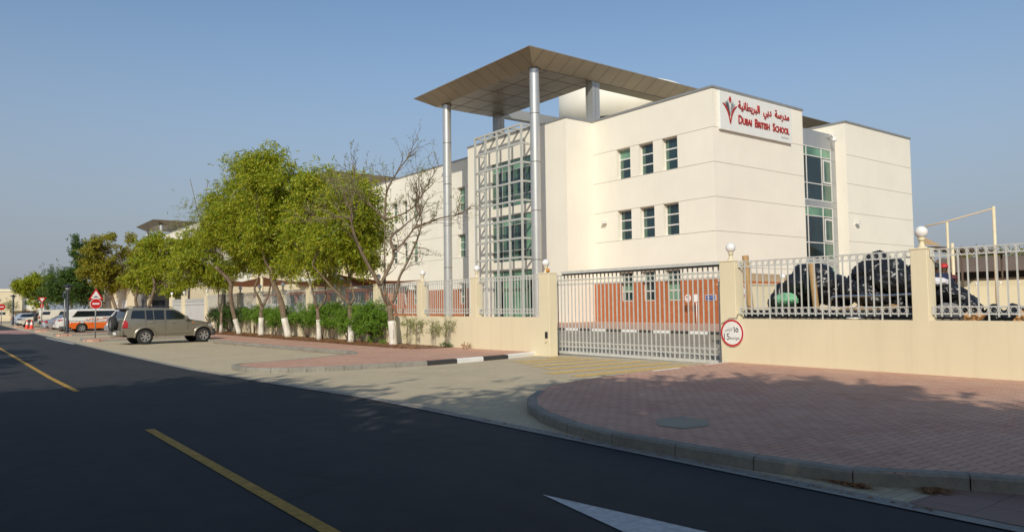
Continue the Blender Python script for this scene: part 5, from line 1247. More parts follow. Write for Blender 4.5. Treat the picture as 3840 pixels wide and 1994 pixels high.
TD={'T1':([14.7,27.58,0.02],[[[14.71,27.58,-0.01],[14.66,27.57,0.59],[14.6,27.59,1.14],[14.55,27.59,1.64]],[[14.55,27.59,1.64],[14.24,27.49,1.92],[13.98,27.34,2.43]],[[14.21,27.79,2.47],[13.64,27.79,3.37],[13.14,27.73,4.26],[12.82,27.55,5.04],[12.7,27.23,5.53]],[[14.21,27.79,2.47],[14.44,27.76,2.89],[14.76,27.64,3.59],[14.83,27.73,3.93],[15.18,27.61,4.25],[15.62,27.4,4.9],[15.87,27.34,5.42]],[[14.64,27.37,3.9],[14.71,27.78,4.49],[15.25,27.85,4.92],[15.76,27.94,5.3]],[[14.54,27.6,1.69],[14.47,27.83,2.22],[14.52,27.96,3.04],[14.57,28.08,4.06],[14.66,28.15,5.2]],[[14.65,27.51,1.75],[14.75,27.24,2.35],[14.73,27.09,2.76],[14.91,26.78,3.35],[15.07,26.46,3.99],[15.2,26.18,4.63],[15.17,26.02,5.16],[15.04,25.95,5.55]],[[15.28,26.82,4.83],[15.61,26.35,5.0],[15.96,25.86,5.19],[16.35,25.36,5.27]],[[14.33,27.53,5.12],[14.39,27.58,6.19],[14.66,27.49,6.9],[15.13,27.25,7.68]],[[14.33,27.52,5.18],[13.76,27.59,5.7],[13.24,27.62,6.05],[12.89,27.51,6.66]],[[13.23,28.36,5.14],[13.29,28.5,5.52],[13.18,28.77,5.91],[13.13,28.98,6.41]],[[14.37,27.49,5.2],[14.89,26.83,5.45],[15.15,26.35,5.82],[15.36,25.9,6.44]],[[15.47,26.65,5.32],[15.48,26.99,5.78],[15.87,27.03,6.38]],[[13.23,28.36,5.2],[12.66,28.41,5.33],[12.02,28.52,5.19]]],[[14.72,27.19,5.72,1.57,1.4],[15.52,26.63,5.05,1.57,1.32],[13.41,28.2,5.41,1.15,1.15],[14.83,27.03,6.87,1.15,0.82],[14.05,27.66,6.39,0.99,0.74],[16.18,26.13,4.87,0.82,0.82]]),'T2':([14.39,30.97,0.02],[[[14.4,30.96,-0.01],[14.35,30.93,1.01],[14.32,30.91,1.69]],[[14.32,30.91,1.69],[14.18,30.82,1.81],[13.58,31.05,2.41],[13.03,31.23,3.1],[12.69,31.28,3.45]],[[14.33,30.9,1.72],[14.45,30.92,1.9],[14.54,30.97,2.11],[14.39,31.15,2.96],[14.33,31.29,3.42],[14.31,31.39,4.03]],[[14.26,30.87,2.95],[14.44,30.69,3.57],[14.53,30.59,4.14]]],[[14.5,30.49,6.08,0.93,1.07],[14.07,30.9,4.66,1.07,0.98],[14.9,30.31,4.11,0.71,1.07],[14.54,30.37,7.33,0.46,0.54],[14.21,31.98,5.86,0.89,1.07],[14.88,29.5,5.11,0.54,0.89]]),'T3':([14.36,34.52,0.02],[[[14.37,34.51,0.0],[14.31,34.49,1.11],[14.26,34.49,1.56]],[[14.26,34.49,1.56],[14.12,34.39,1.82],[13.86,34.34,2.75],[13.63,34.28,3.39],[13.44,34.2,4.02]],[[14.29,34.47,1.53],[14.64,34.42,2.01],[14.7,34.57,2.93],[14.87,34.64,3.79]],[[14.55,34.2,2.72],[14.32,34.32,3.37],[14.26,34.34,3.89]]],[[14.19,34.25,6.1,1.06,1.35],[13.91,34.56,4.56,1.2,0.97],[14.62,34.06,3.97,0.87,0.87],[13.97,35.72,5.44,0.87,1.16],[14.31,34.06,7.45,0.77,0.77]]),'T4':([14.53,39.09,0.02],[[[14.55,39.08,0.0],[14.33,39.18,1.08],[14.19,39.23,1.87],[14.04,39.31,2.37],[13.8,39.45,3.09],[13.67,39.5,3.81]],[[13.8,39.45,3.02],[14.2,39.48,3.67],[14.41,39.64,4.56]],[[13.67,39.51,3.63],[13.3,39.37,4.33],[13.13,39.08,5.01]]],[[13.93,39.02,8.08,1.6,1.5],[14.32,38.63,9.46,0.73,0.85],[13.23,39.49,9.16,0.85,0.85],[14.65,38.6,6.15,1.24,1.32],[13.63,39.38,6.17,1.5,1.17],[13.5,40.62,7.82,1.07,1.28],[15.24,38.7,7.5,0.85,1.07],[14.44,38.9,4.03,0.6,0.68]]),'T5':([14.36,42.9,0.02],[[[14.36,42.9,0.0],[14.33,42.85,1.06],[14.35,42.79,1.71]],[[14.35,42.79,1.71],[14.14,42.73,2.21],[13.89,42.69,2.7],[14.01,42.37,3.38],[14.01,42.14,4.13]],[[14.38,42.77,1.71],[14.62,42.81,2.13],[14.86,42.83,2.9],[15.01,42.92,3.61]]],[[13.92,42.86,5.6,1.49,1.19],[13.14,43.3,7.9,1.15,1.26],[14.67,42.35,4.67,1.26,0.83],[13.29,43.09,9.5,0.64,0.73],[12.67,44.75,6.63,1.15,1.15],[13.88,42.77,7.43,1.15,1.15]]),'T6':([14.18,46.39,0.02],[[[14.2,46.38,-0.0],[13.86,46.43,1.21],[13.64,46.39,2.35],[13.6,46.25,3.12],[13.2,46.39,3.69],[12.78,46.56,4.13]],[[13.69,46.56,3.09],[14.16,46.53,3.91],[14.29,46.73,5.0]]],[[13.53,46.5,5.87,1.1,1.02],[13.99,46.08,6.96,0.97,0.97],[14.53,45.83,4.52,0.78,0.63],[13.27,47.32,7.91,0.78,0.88]]),'T7':([13.95,49.43,0.02],[[[13.95,49.43,-0.0],[13.94,49.35,1.37]],[[13.94,49.35,1.37],[13.75,49.28,1.71],[13.65,49.1,2.78],[13.28,49.14,3.54],[12.96,49.16,4.05]],[[13.95,49.34,1.41],[14.07,49.46,2.06],[14.13,49.62,2.66],[14.39,49.66,2.88]],[[13.48,49.56,3.43],[13.88,49.52,4.3],[14.14,49.59,4.96]]],[[12.71,50.06,4.71,1.54,1.02],[13.64,49.41,3.8,1.07,0.61],[11.91,50.73,3.82,1.02,0.77],[12.95,51.06,5.95,1.33,0.77]]),'S1':([14.6,52.5,0.02],[[[15.19,52.06,-0.09],[14.93,52.12,2.03],[15.0,51.96,3.65]],[[15.0,51.96,3.65],[14.32,52.37,5.28],[13.52,52.83,7.46],[13.16,53.0,9.09],[12.87,53.13,10.45]],[[14.32,52.37,5.28],[14.32,52.43,7.47],[13.89,52.84,9.4],[14.02,52.88,10.38]],[[14.89,52.02,3.92],[15.54,51.16,6.33],[14.58,51.54,8.48],[14.19,51.54,9.8]],[[14.32,52.37,5.28],[13.06,53.53,5.86],[12.23,54.38,6.44]]],[[13.71,52.62,8.54,1.03,1.36],[13.43,52.96,6.65,1.49,0.95],[14.39,52.19,7.18,1.22,1.36]]),'C2':([14.4,73.1,0.02],[[[14.3,73.07,1.6],[14.29,72.9,1.9],[14.5,72.52,2.91],[14.6,72.24,3.62],[14.46,72.13,4.51]],[[14.68,72.65,3.63],[15.35,72.41,4.23],[15.88,72.29,4.84]]],[[15.81,71.65,5.8,1.61,1.51],[14.92,72.23,7.25,1.36,1.0],[16.28,71.42,3.83,1.15,1.0],[14.86,73.44,4.79,1.36,1.22]]),'C1':([14.4,78.8,0.02],[[[14.45,78.66,1.61],[14.32,78.58,1.94],[14.2,78.47,2.64],[14.33,78.14,3.65],[14.23,77.99,4.73]],[[14.25,78.74,2.77],[13.89,79.26,3.62],[13.82,79.58,4.46]]],[[15.05,77.91,6.12,1.38,1.45],[14.48,78.45,4.41,1.3,1.0],[15.47,77.48,7.64,1.15,0.92]]),'B1':([14.4,90.1,0.02],[[[14.4,90.0,1.57],[14.28,90.06,2.01],[14.0,90.21,3.02],[13.9,90.25,3.53],[14.02,90.09,4.47]],[[14.0,90.22,2.88],[13.63,90.78,3.32],[13.48,91.16,4.13]],[[14.02,90.1,4.39],[15.12,88.59,5.15]]],[[13.82,90.0,8.24,2.07,1.72],[12.84,90.87,6.32,1.9,1.72],[15.05,89.14,7.15,1.55,1.55],[13.89,90.15,5.23,2.15,1.47],[11.95,91.46,7.63,1.29,1.47],[15.61,88.85,4.99,1.21,1.12]]),'B2':([14.4,98.0,0.02],[[[13.29,98.77,1.14],[12.87,98.93,3.46],[12.56,99.01,5.79],[12.4,98.98,8.11]],[[12.87,98.93,3.46],[13.58,98.9,5.33]]],[[12.4,98.98,8.11,1.21,1.58],[12.2,99.32,5.33,1.58,1.67],[13.16,98.69,3.92,1.58,1.21],[11.92,99.24,9.74,0.65,0.74],[11.45,99.86,5.8,1.02,1.21]]),'A2':([12.2,104.0,0.02],[[[11.9,104.16,1.15],[11.71,104.19,2.84],[11.38,104.37,3.81],[10.58,104.9,5.03]],[[11.71,104.19,2.84],[12.49,103.83,4.04],[12.76,103.84,5.5]]],[[11.17,104.5,4.3,1.93,1.35],[10.57,104.88,5.51,1.45,1.16],[12.15,103.79,3.8,1.45,0.97],[9.85,105.57,3.35,1.64,0.77],[13.13,103.1,2.96,1.55,0.68]]),'A1':([10.6,113.0,0.02],[[[10.25,113.21,0.9],[10.05,113.25,2.45],[9.49,113.58,4.0],[9.05,113.83,5.3]],[[10.05,113.25,2.45],[10.78,113.23,4.0]]],[[9.04,113.82,5.56,1.65,1.24],[8.03,114.64,4.8,1.34,1.34],[9.69,113.43,4.0,2.07,1.14],[7.61,114.94,5.07,1.03,0.93],[8.97,114.04,2.98,1.14,0.72],[10.91,112.45,4.76,1.34,1.34]]),'A3':([8.6,140.0,0.02],[[[7.7,140.69,0.02],[7.72,140.58,1.45],[7.55,140.64,2.39]]],[[7.59,140.6,2.51,0.63,0.5],[7.8,140.47,2.01,0.5,0.44]])}
# ================================================================ trees, hedges, young plants
def catmull(P, k=4):
    P = [Vector(p) for p in P]
    if len(P) < 3: return P
    out = []
    for i in range(len(P) - 1):
        p0, p1, p2, p3 = P[max(i - 1, 0)], P[i], P[i + 1], P[min(i + 2, len(P) - 1)]
        for j in range(k):
            t = j / k; out.append(.5 * ((2 * p1) + (-p0 + p2) * t + (2 * p0 - 5 * p1 + 4 * p2 - p3) * t * t + (-p0 + 3 * p1 - 3 * p2 + p3) * t ** 3))
    out.append(P[-1]); return out
def leafcloud(blobs, n, L, W, seed, per=6, droop=.5, clump=.30, hollow=.45, spr=.32):
    """leaflet quads along short drooping sprigs, sprigs gathered in clumps through the crown volume"""
    R = np.random.RandomState(seed); B = np.array(blobs); vol = (B[:, 3] ** 2 * B[:, 4]) ** .8; pr = vol / vol.sum()
    nc = max(10, n // 40); bi = R.choice(len(B), nc, p=pr); d = R.randn(nc, 3); d /= np.linalg.norm(d, axis=1)[:, None]
    lump = 1 + .20 * np.sin(d[:, 0] * 5 + seed) * np.cos(d[:, 1] * 4 + 1.3 * seed) + .12 * np.sin(d[:, 2] * 7 + seed * 2)
    rad = (hollow + (1.02 - hollow) * R.rand(nc) ** .55) * lump; C_ = B[bi][:, :3] + d * rad[:, None] * np.stack([B[bi][:, 3], B[bi][:, 3], B[bi][:, 4]], 1)
    size = .55 + R.rand(nc) ** 1.5
    ci = R.choice(nc, n, p=size / size.sum()); o = R.randn(n, 3) * clump * (.6 + .5 * size[ci])[:, None]; o[:, 2] *= .75; base = C_[ci] + o
    out = d[ci]; ax = out * np.array([.8, .8, .25]) + R.randn(n, 3) * .55 + np.array([0, 0, -droop]); ax /= np.linalg.norm(ax, axis=1)[:, None]
    sl = spr * (.6 + .7 * R.rand(n)); t = (np.arange(per) + .6) / per
    root = base[:, None, :] + ax[:, None, :] * (sl[:, None] * t[None, :])[:, :, None]
    sd = np.cross(ax, R.randn(n, 3)); sd /= np.linalg.norm(sd, axis=1)[:, None]
    sg = np.where(np.arange(per) % 2 == 0, 1., -1.)[None, :, None]
    ld = ax[:, None, :] * .55 + sd[:, None, :] * sg * .85 + R.randn(n, per, 3) * .22 + np.array([0, 0, -.18]); ld /= np.linalg.norm(ld, axis=2)[:, :, None]
    ll = L * (.65 + .6 * R.rand(n, per, 1)); nn = np.cross(ld, ax[:, None, :] + R.randn(n, per, 3) * .4); nn /= np.linalg.norm(nn, axis=2)[:, :, None] + 1e-9
    w = np.cross(ld, nn) * W * (.7 + .5 * R.rand(n, per, 1)); w = np.where(np.abs(w) > 0, w, w)
    a = root; b_ = root + ld * ll * .45 + nn * W * .5; c_ = root + ld * ll; e_ = root + ld * ll * .45 - nn * W * .5
    V = np.stack([a, b_, c_, e_], 2).reshape(-1, 3); return V, C_
def limbs_mesh(limbs, r0, seed, targets=None, tip=.018, twr=.012):
    q = MB(); rnd = random.Random(seed); pts = []
    for i, L in enumerate(limbs):
        P = catmull(L); n = len(P); ra = r0 if i == 0 else r0 * .66 * (.92 ** i); rb = r0 * .74 if i == 0 else max(tip, ra * .30)
        rad = [(ra + (rb - ra) * k / (n - 1)) * (1.0 + .07 * rnd.uniform(-1, 1)) for k in range(n)]
        if i == 0: rad[0] *= 1.25
        q.tube(P, rad, 9 if i == 0 else 7, 0)
        if i: pts += [(p, r) for p, r in zip(P[n // 3:], rad[n // 3:])]
        elif len(limbs) == 1: pts += [(p, r) for p, r in zip(P[n // 2:], rad[n // 2:])]
    if targets is not None and pts:
        for T_ in targets:
            T_ = Vector(T_); p, r = min(pts, key=lambda pr: (pr[0] - T_).length + .4 * max(0, pr[0].z - T_.z))
            if (p - T_).length < .15: continue
            mid = p.lerp(T_, .5) + Vector((rnd.uniform(-.12, .12), rnd.uniform(-.12, .12), rnd.uniform(.0, .16)))
            q.tube([p, mid, T_], [min(r * .7, .05), .5 * min(r * .7, .05) + .008, .009], 4, 0, caps=False)
    return q
def street_tree(key, label, mat, n, L=.17, W=.056, r0=.13, seed=1, wash=None, droop=.5, clump=.24, hollow=.42, group='street trees along the wall', name='street_tree', per=6, spr=.32):
    base, limbs, blobs = TD[key]
    t = thing(name, label, 'tree', tuple(base), 0, group)
    V, C_ = leafcloud(blobs, n, L, W, seed, per, droop, clump, hollow, spr)
    limbs_mesh(limbs, r0, seed, C_ if key == 'S1' else C_[::max(1, len(C_) // 70)]).build('trunk', BARK, t)
    o = quads('crown', V - np.array(base), mat); o.parent = t
    if wash:
        P = catmull(limbs[0]); q = MB(); pp = [p for p in P if p.z < wash]; nxt = [p for p in P if p.z >= wash][:1]
        if nxt: a = pp[-1]; b_ = nxt[0]; pp.append(a.lerp(b_, (wash - a.z) / (b_.z - a.z)))
        k = len(P); q.tube(pp, [(r0 + (r0 * .74 - r0) * i / (k - 1)) * (1.34 if i == 0 else 1.10) for i in range(len(pp))], 10, 0); q.build('whitewashed_base', WASH, t)
    return t
# the almost bare tree nearest the gate: limbs plus several orders of twigs
base, limbs, blobs = TD['T1']
t1 = thing('street_tree', 'nearly bare tree with spreading twigs and a whitewashed trunk, nearest the gate', 'tree', tuple(base), 0, 'street trees along the wall')
rn = random.Random(21); q = limbs_mesh(limbs[:1] + limbs[1:], .155, 3); tips = []
cen = Vector((14.9, 27.3, 5.2))
def twig(p, d, length, r, depth):
    d = d.normalized(); P = [p]; n = 4; cur = p.copy()
    for k in range(n):
        d = (d + Vector((rn.gauss(0, .17), rn.gauss(0, .17), rn.gauss(.03, .13)))).normalized(); cur = cur + d * length / n; P.append(cur.copy())
    q.tube(P, [r * (1 - .7 * k / n) for k in range(n + 1)], 4 if depth else 3, 0, caps=False)
    if depth == 0: tips.append((P[-1], d)); return
    for k in range(rn.choice((2, 3, 3))):
        i = rn.randint(1, n); a = rn.uniform(0, 2 * pi); side = d.orthogonal().normalized(); side = Matrix.Rotation(a, 3, d) @ side
        twig(P[i], d * .8 + side * rn.uniform(.5, 1.0) + Vector((0, 0, .22)), length * rn.uniform(.5, .78), r * .55, depth - 1)
for L in limbs[2:]:
    P = catmull(L, 5); n = len(P)
    for k in range(n // 3, n, 2):
        if rn.random() < .22: continue
        d = (P[min(k + 1, n - 1)] - P[k - 1]).normalized(); side = Matrix.Rotation(rn.uniform(0, 2 * pi), 3, d) @ d.orthogonal().normalized(); out = (P[k] - cen).normalized()
        twig(P[k], d * .6 + side * .8 + out * .5 + Vector((0, 0, .2)), rn.uniform(.7, 1.25), .021, 2)
    twig(P[-1], P[-1] - P[-3], 1.0, .026, 2); twig(P[-1], (P[-1] - P[-3]).normalized() + Vector((rn.gauss(0, .5), rn.gauss(0, .5), .1)), .9, .02, 2)
q.build('trunk', BARK, t1)
Rs = np.random.RandomState(4); LV = []
for p, d in tips:
    if Rs.rand() < .38: continue
    for k in range(Rs.randint(3, 9)):
        c = np.array(p) - np.array(d) * Rs.rand() * .3; a = np.array(d) * .4 + Rs.randn(3) * .6; a /= np.linalg.norm(a); b = np.cross(a, Rs.randn(3)); b /= np.linalg.norm(b); l = .10 * (.6 + Rs.rand()); LV += [c, c + a * l * .5 + b * .014, c + a * l, c + a * l * .5 - b * .014]
o = quads('crown', np.array(LV) - np.array(base), LEAFO); o.parent = t1
P = catmull(limbs[0]); q = MB(); pp = [p for p in P if p.z < 1.02]; q.tube(pp, [.155 * (1.30 if i == 0 else 1.07 - .012 * i) for i in range(len(pp))], 12); q.build('whitewashed_base', WASH, t1)
street_tree('T2', 'yellow green neem with a low fork and whitewashed trunk, next to the bare tree', LEAFN, 5031, seed=2, wash=.98, r0=.135)
street_tree('T3', 'leafy green tree with a wide V fork, third from the gate', LEAFN, 5468, seed=3, wash=1.0, r0=.115)
street_tree('T4', 'tallest full green tree on a thick leaning whitewashed trunk', LEAFN, 10062, seed=4, wash=1.05, r0=.17)
street_tree('T5', 'dense green tree on a stout trunk forking just above its white base', LEAFN, 7875, seed=5, wash=1.05, r0=.155)
street_tree('T6', 'green tree with a slim trunk leaning left over the hedge', LEAFN, 3718, seed=6, wash=.95, r0=.14)
street_tree('T7', 'broad olive green tree with a straight white base behind the beige SUV', LEAFN, 4375, seed=7, wash=.85, r0=.10)
street_tree('S1', 'thin feathery tree with sparse arching twigs above its neighbours', LEAFO, 1085, .12, .034, .055, 8, None, .1, .42, .3)
street_tree('C2', 'yellow green neem crown hanging above the beige SUV roof, right one', LEAFN, 3675, .23, .085, .15, 9)
street_tree('C1', 'green tree above the white SUV, left of the hanging neem crown', LEAFN, 2975, .23, .085, .15, 10)
street_tree('B1', 'yellowish neem tree with a forked trunk above the minibus', LEAFY, 4725, .26, .095, .18, 11)
street_tree('B2', 'dark green tree standing tall behind the yellowish neem', LEAFD, 2975, .26, .095, .15, 12)
street_tree('A2', 'feathery green roadside tree with several slanting trunks, above the off-roader', LEAFD, 3150, .26, .07, .14, 13, None, .1, .5)
street_tree('A1', 'roadside tree with a spreading crown before the far villas', LEAFN, 3500, .28, .09, .16, 14)
street_tree('A3', 'small thin tree in front of the far cream villa', LEAFO, 280, .16, .05, .05, 15, None, .1, .4)
# trees on the near side of the road, behind the camera: they shade the road and the pavement
def shade_tree(x, y, h, r, rz, n, seed, label):
    rr = random.Random(seed); t = thing('shade_tree', label, 'tree', (x, y, 0), 0, 'shade trees on the near side of the road')
    blobs = [(x, y, h - rz, r * .72, rz)] + [(x + r * .62 * cos(a), y + r * .62 * sin(a), h - rz * rr.uniform(.9, 1.5), r * .5, rz * .62) for a in [2 * pi * k / 6 + rr.random() for k in range(6)]]
    V, C_ = leafcloud(blobs, n, .42, .15, seed, 6, .4, .45, .25, .5); o = quads('crown', V - np.array((x, y, 0)), LEAFD); o.parent = t
    limbs_mesh([[(x, y, -.1), (x + .1, y, 1.5), (x, y + .1, 3.0)]] + [[(x, y + .1, 3.0), (x + r * .3 * cos(a), y + r * .3 * sin(a), h * .55), (x + r * .5 * cos(a), y + r * .5 * sin(a), h * .75)] for a in (0, 1.6, 3.1, 4.7)], .22, seed, C_[::max(1, len(C_) // 20)]).build('trunk', BARK, t)
# young oleanders and hedge shrubs
def shrub(y, h, w, label, seed, n=650, bare=.55, mat=None, x=14.85, depth=.45, stems=5):
    z0 = gz(y) + .12; t = thing('shrub', label, 'shrub', (x, y, z0), 0, 'clipped shrubs along the wall')
    rr = random.Random(seed); zc = z0 + bare + (h - bare) / 2
    blobs = [(x + rr.uniform(-.05, .1), y + dy_, zc + rr.uniform(-.06, .06), max(.2, w * .38), (h - bare) / 2) for dy_ in (-w * .25, w * .22)] + [(x - .08, y, zc + .05, w * .42, (h - bare) * .46)]
    V, C_ = leafcloud(blobs, n, .11, .028, seed, 7, -.1, .12, .55, .17); o = quads('foliage', V - np.array((x, y, z0)), mat or LEAFH); o.parent = t
    q = MB()
    for k in range(stems):
        a = rr.uniform(-.28, .28) * w; q.tube([(x + rr.uniform(-.08, .12), y + a * .5, z0 - .03), (x + rr.uniform(-.1, .1), y + a, z0 + bare * .7), (x + rr.uniform(-.15, .1), y + a * 1.7, zc)], [.028, .022, .012], 6)
    q.build('stems', BARK, t); return t
SH = [(29.45, 1.75, 1.35, 'rounded full shrub down to the ground, next to the bare tree', .12, 1700), (31.0, 1.62, 1.2, 'shrub right of the second whitewashed trunk', .5, 750), (32.3, 1.62, 1.5, 'leafy shrub left of the second whitewashed trunk', .42, 950), (34.1, 1.66, 1.3, 'shrub just right of the V forked tree', .62, 750), (35.6, 1.66, 1.5, 'shrub just left of the V forked tree', .66, 850), (37.4, 1.6, 1.3, 'shrub on bare stems right of the thick leaning trunk', .75, 650), (40.2, 1.62, 1.5, 'shrub on bare stems left of the thick leaning trunk', .75, 750), (41.9, 1.55, 1.2, 'shrub against the stout forked trunk on its right', .55, 600), (44.2, 1.62, 1.5, 'bright shrub left of the stout forked trunk', .72, 800), (45.5, 1.58, 1.1, 'shrub on thin stems between the two leaning trunks', .8, 500), (48.3, 1.66, 1.6, 'dark shrub right of the straight white trunk', .7, 850), (50.9, 1.72, 1.9, 'big dark rounded shrub in front of the beige SUV bonnet', .45, 1300), (53.3, 1.5, 1.4, 'shrub at the far end of the hedge behind the SUV', .5, 600)]
for i, (y, h, w_, lb, br, n) in enumerate(SH): shrub(y, h, w_, lb, 40 + i, n, br, LEAFD if i in (10, 11, 12) else None, depth=.5)
for i, (y, h, lb) in enumerate(((26.95, 1.15, 'thin sapling in the shadow of the bare tree trunk'), (26.2, 1.05, 'first young oleander right of the bare tree, on the cream wall'), (24.95, 1.2, 'second young oleander against the cream wall'), (23.95, 1.28, 'young oleander nearest the gate against the cream wall'))):
    z0 = gz(y) + .12; x = 15.02; t = thing('sapling', lb, 'sapling', (x, y, z0), 0, 'young oleanders against the wall')
    V, C_ = leafcloud([(x, y, z0 + h * .62, .20, h * .30), (x, y + .08, z0 + h * .85, .12, h * .15)], 55, .15, .020, 70 + i, 6, -.3, .06, .3, .16); o = quads('foliage', V - np.array((x, y, z0)), LEAFO); o.parent = t
    q = MB()
    for k in (-1, 1): q.tube([(x, y + k * .05, z0 - .02), (x - .01, y + k * .03, z0 + h * .5), (x, y - k * .06, z0 + h * .92)], [.012, .010, .006], 5)
    q.build('stems', BARK, t)
def tuft(x, y, n, seed, label, mat):
    z0 = gz(y) + .12; V, C_ = leafcloud([(x, y, z0 + .07, .16, .07)], n, .09, .018, seed, 5, -.4, .05, .2, .1); o = quads('ground_plant', V, mat); tag(o, label, 'plant')
tuft(15.05, 24.05, 60, 91, 'low green weed at the foot of the wall by the last oleander', LEAFD); tuft(15.05, 22.6, 30, 92, 'small dry brown tuft on the pavement at the wall', LITTER); tuft(14.6, 28.3, 40, 93, 'low weed at the foot of the bare tree', LEAFH)
# tree tops behind the far shade roof
for k, (y, z, r, lb) in enumerate(((37.5, 6.4, 2.2, 'green tree top behind the dark shade roof, left one'), (33.5, 6.3, 2.4, 'green tree top behind the dark shade roof, right one'))):
    t = thing('background_tree', lb, 'tree', (98, y, 0), 0, 'trees behind the shade roof'); V, C_ = leafcloud([(98, y, z, r, 1.1), (98, y + 1.5, z - .3, r * .7, .9)], 700, .24, .08, 80 + k, 6, .3, .4); o = quads('crown', V - np.array((98, y, 0)), LEAFY); o.parent = t
    q = MB(); q.tube([(98, y, 0), (98, y, z)], .2, 8); q.build('trunk', BARK, t)
# ================================================================ the heap of garbage bags behind the right railings
from mathutils import noise as NZ
def crumple(name, c, r, seed, mat, squash=(1, 1, .85), knot=True, sub=4, amp=1.0):
    bm = bmesh.new(); bmesh.ops.create_icosphere(bm, subdivisions=sub, radius=1); o3 = Vector((seed * 3.7, seed * 1.9, seed * .7))
    for v in bm.verts:
        d = v.co.normalized(); n = NZ.noise(d * 1.5 + o3) * .22; n += (.5 - abs(NZ.noise(d * 3.1 + o3))) * .20 - .1; n += (.5 - abs(NZ.noise(Vector((d.x * 6, d.y * 6, d.z * 2.4)) + o3))) * .10; n += NZ.noise(d * 13 + o3) * .025
        k = 1 + n * amp
        if knot and d.z > .8: k += (d.z - .8) * 1.5
        if d.z < -.4: k *= 1 - (-.4 - d.z) * .35
        v.co = Vector((d.x * squash[0], d.y * squash[1], d.z * squash[2])) * r * k
    for f in bm.faces: f.smooth = True
    me = bpy.data.meshes.new(name); bm.to_mesh(me); bm.free(); me.materials.append(mat); o = link(bpy.data.objects.new(name, me)); o.location = c; o.rotation_euler = (0, 0, seed * 1.3); return o
t = thing('flatbed_trolley', 'flatbed with a steel tube rail carrying the garbage bags', 'trolley', (17.7, 9.4, 0))
q = MB(); q.box(16.75, 18.9, 6.7, 12.15, 1.06, 1.20); q.build('deck', pm('deck_board', (.16, .14, .11), .8), t)
q = MB(); q.box(16.76, 16.79, 6.8, 12.1, 1.205, 1.345); q.build('side_board', BLKP, t)
q = MB(); q.tube([(16.74, 12.2, 1.36), (16.74, 6.6, 1.35)], .028, 8); q.tube([(16.74, 12.2, 1.24), (16.74, 6.6, 1.24)], .03, 8); q.build('side_rail', DARKM, t)
q = MB(); q.tube(catmull([(16.9, 9.62, 1.2), (16.9, 9.62, 1.52), (16.9, 9.55, 1.66), (16.9, 9.38, 1.70), (16.9, 8.4, 1.70), (16.9, 7.5, 1.72), (16.9, 7.36, 1.66), (16.9, 7.32, 1.5), (16.9, 7.32, 1.2)], 5), .035, 10); q.build('tube_frame', CHROME, t)
q = MB()
for y in (7.3, 11.4):
    for x in (17.0, 18.6): q.lathe([(.2, -.05), (.26, -.04), (.26, .04), (.2, .05)], (x, y, .26), 16, 0, True, 'X'); q.box(x - .05, x + .05, y - .05, y + .05, .4, 1.06)
q.build('wheel', RUB, t)
BAGS = [(17.6, 11.25, 1.62, .42, 'black garbage bag low at the left end of the heap'), (17.7, 10.75, 1.95, .54, 'large black garbage bag topping the left mound'), (17.6, 10.25, 1.95, .50, 'black garbage bag just left of the right cardboard tube'), (17.9, 9.95, 1.75, .45, 'black garbage bag right of the right cardboard tube'), (18.2, 10.6, 2.05, .42, 'black garbage bag at the back of the left mound'),
    (17.7, 9.35, 1.85, .40, 'black garbage bag in the dip of the heap'), (17.7, 8.85, 2.22, .50, 'tallest black garbage bag with a pointed top'), (17.6, 8.45, 2.05, .47, 'bulging black garbage bag right of the tallest one'), (17.8, 8.0, 1.95, .42, 'black garbage bag at the right shoulder of the heap'), (17.5, 8.9, 1.72, .42, 'creased black garbage bag under the tallest one'), (17.6, 7.65, 1.78, .36, 'black garbage bag half behind the pillar'), (18.1, 9.2, 2.0, .42, 'black garbage bag behind the dip'),
    (18.0, 8.35, 1.55, .40, 'black garbage bag low inside the tube frame'), (18.2, 7.75, 1.5, .36, 'black garbage bag low behind the right end of the tube frame'), (18.1, 11.0, 1.5, .36, 'black garbage bag behind the green plastic bag'),
    (17.6, 7.25, 1.72, .30, 'black garbage bag right of the pillar under a white cloth'), (17.7, 6.98, 1.50, .27, 'small black garbage bag sloping down at the heap end'), (17.5, 6.75, 1.38, .22, 'small black bag at the foot of the heap'), (17.6, 6.35, 1.25, .20, 'flat black bag with an orange strap'), (17.6, 5.95, 1.22, .24, 'dark bundle beside the orange sheet'), (17.6, 5.55, 1.22, .2, 'dark bundle near the right edge')]
for i, (x, y, z, r, lb) in enumerate(BAGS):
    o = crumple('garbage_bag', (x, y, z), r, i + 1, BLACKP, (1, 1.05, .92), sub=5); tag(o, lb, 'garbage bag', 'black garbage bags in the heap')
o = crumple('plastic_bag', (17.0, 10.86, 1.62), .40, 31, pm('green_plastic', (.24, .55, .30), .25, 0, .15, 4., spec=.7), (.5, 1.3, .50), False, 5); tag(o, 'translucent pale green plastic bag lying in front of the black ones', 'plastic bag')
def tube_(name, a, b, r, label):
    t = thing(name, label, 'tube', a, 0, 'cardboard tubes'); q = MB(); A, B = Vector(a), Vector(b); q.tube([A, B], r, 16, 0, False); q.tube([A, B], r * .86, 16, 1, False); q.build('tube', [pm('cardboard', (.40, .25, .11), .75, 0, .15, 5.), DBROWN], t)
tube_('cardboard_tube', (16.9, 11.82, 1.22), (17.0, 12.02, 2.83), .085, 'brown cardboard tube leaning at the left end of the heap')
tube_('cardboard_tube', (16.95, 9.98, 1.22), (17.0, 10.12, 2.54), .075, 'brown cardboard tube standing between the two mounds of bags')
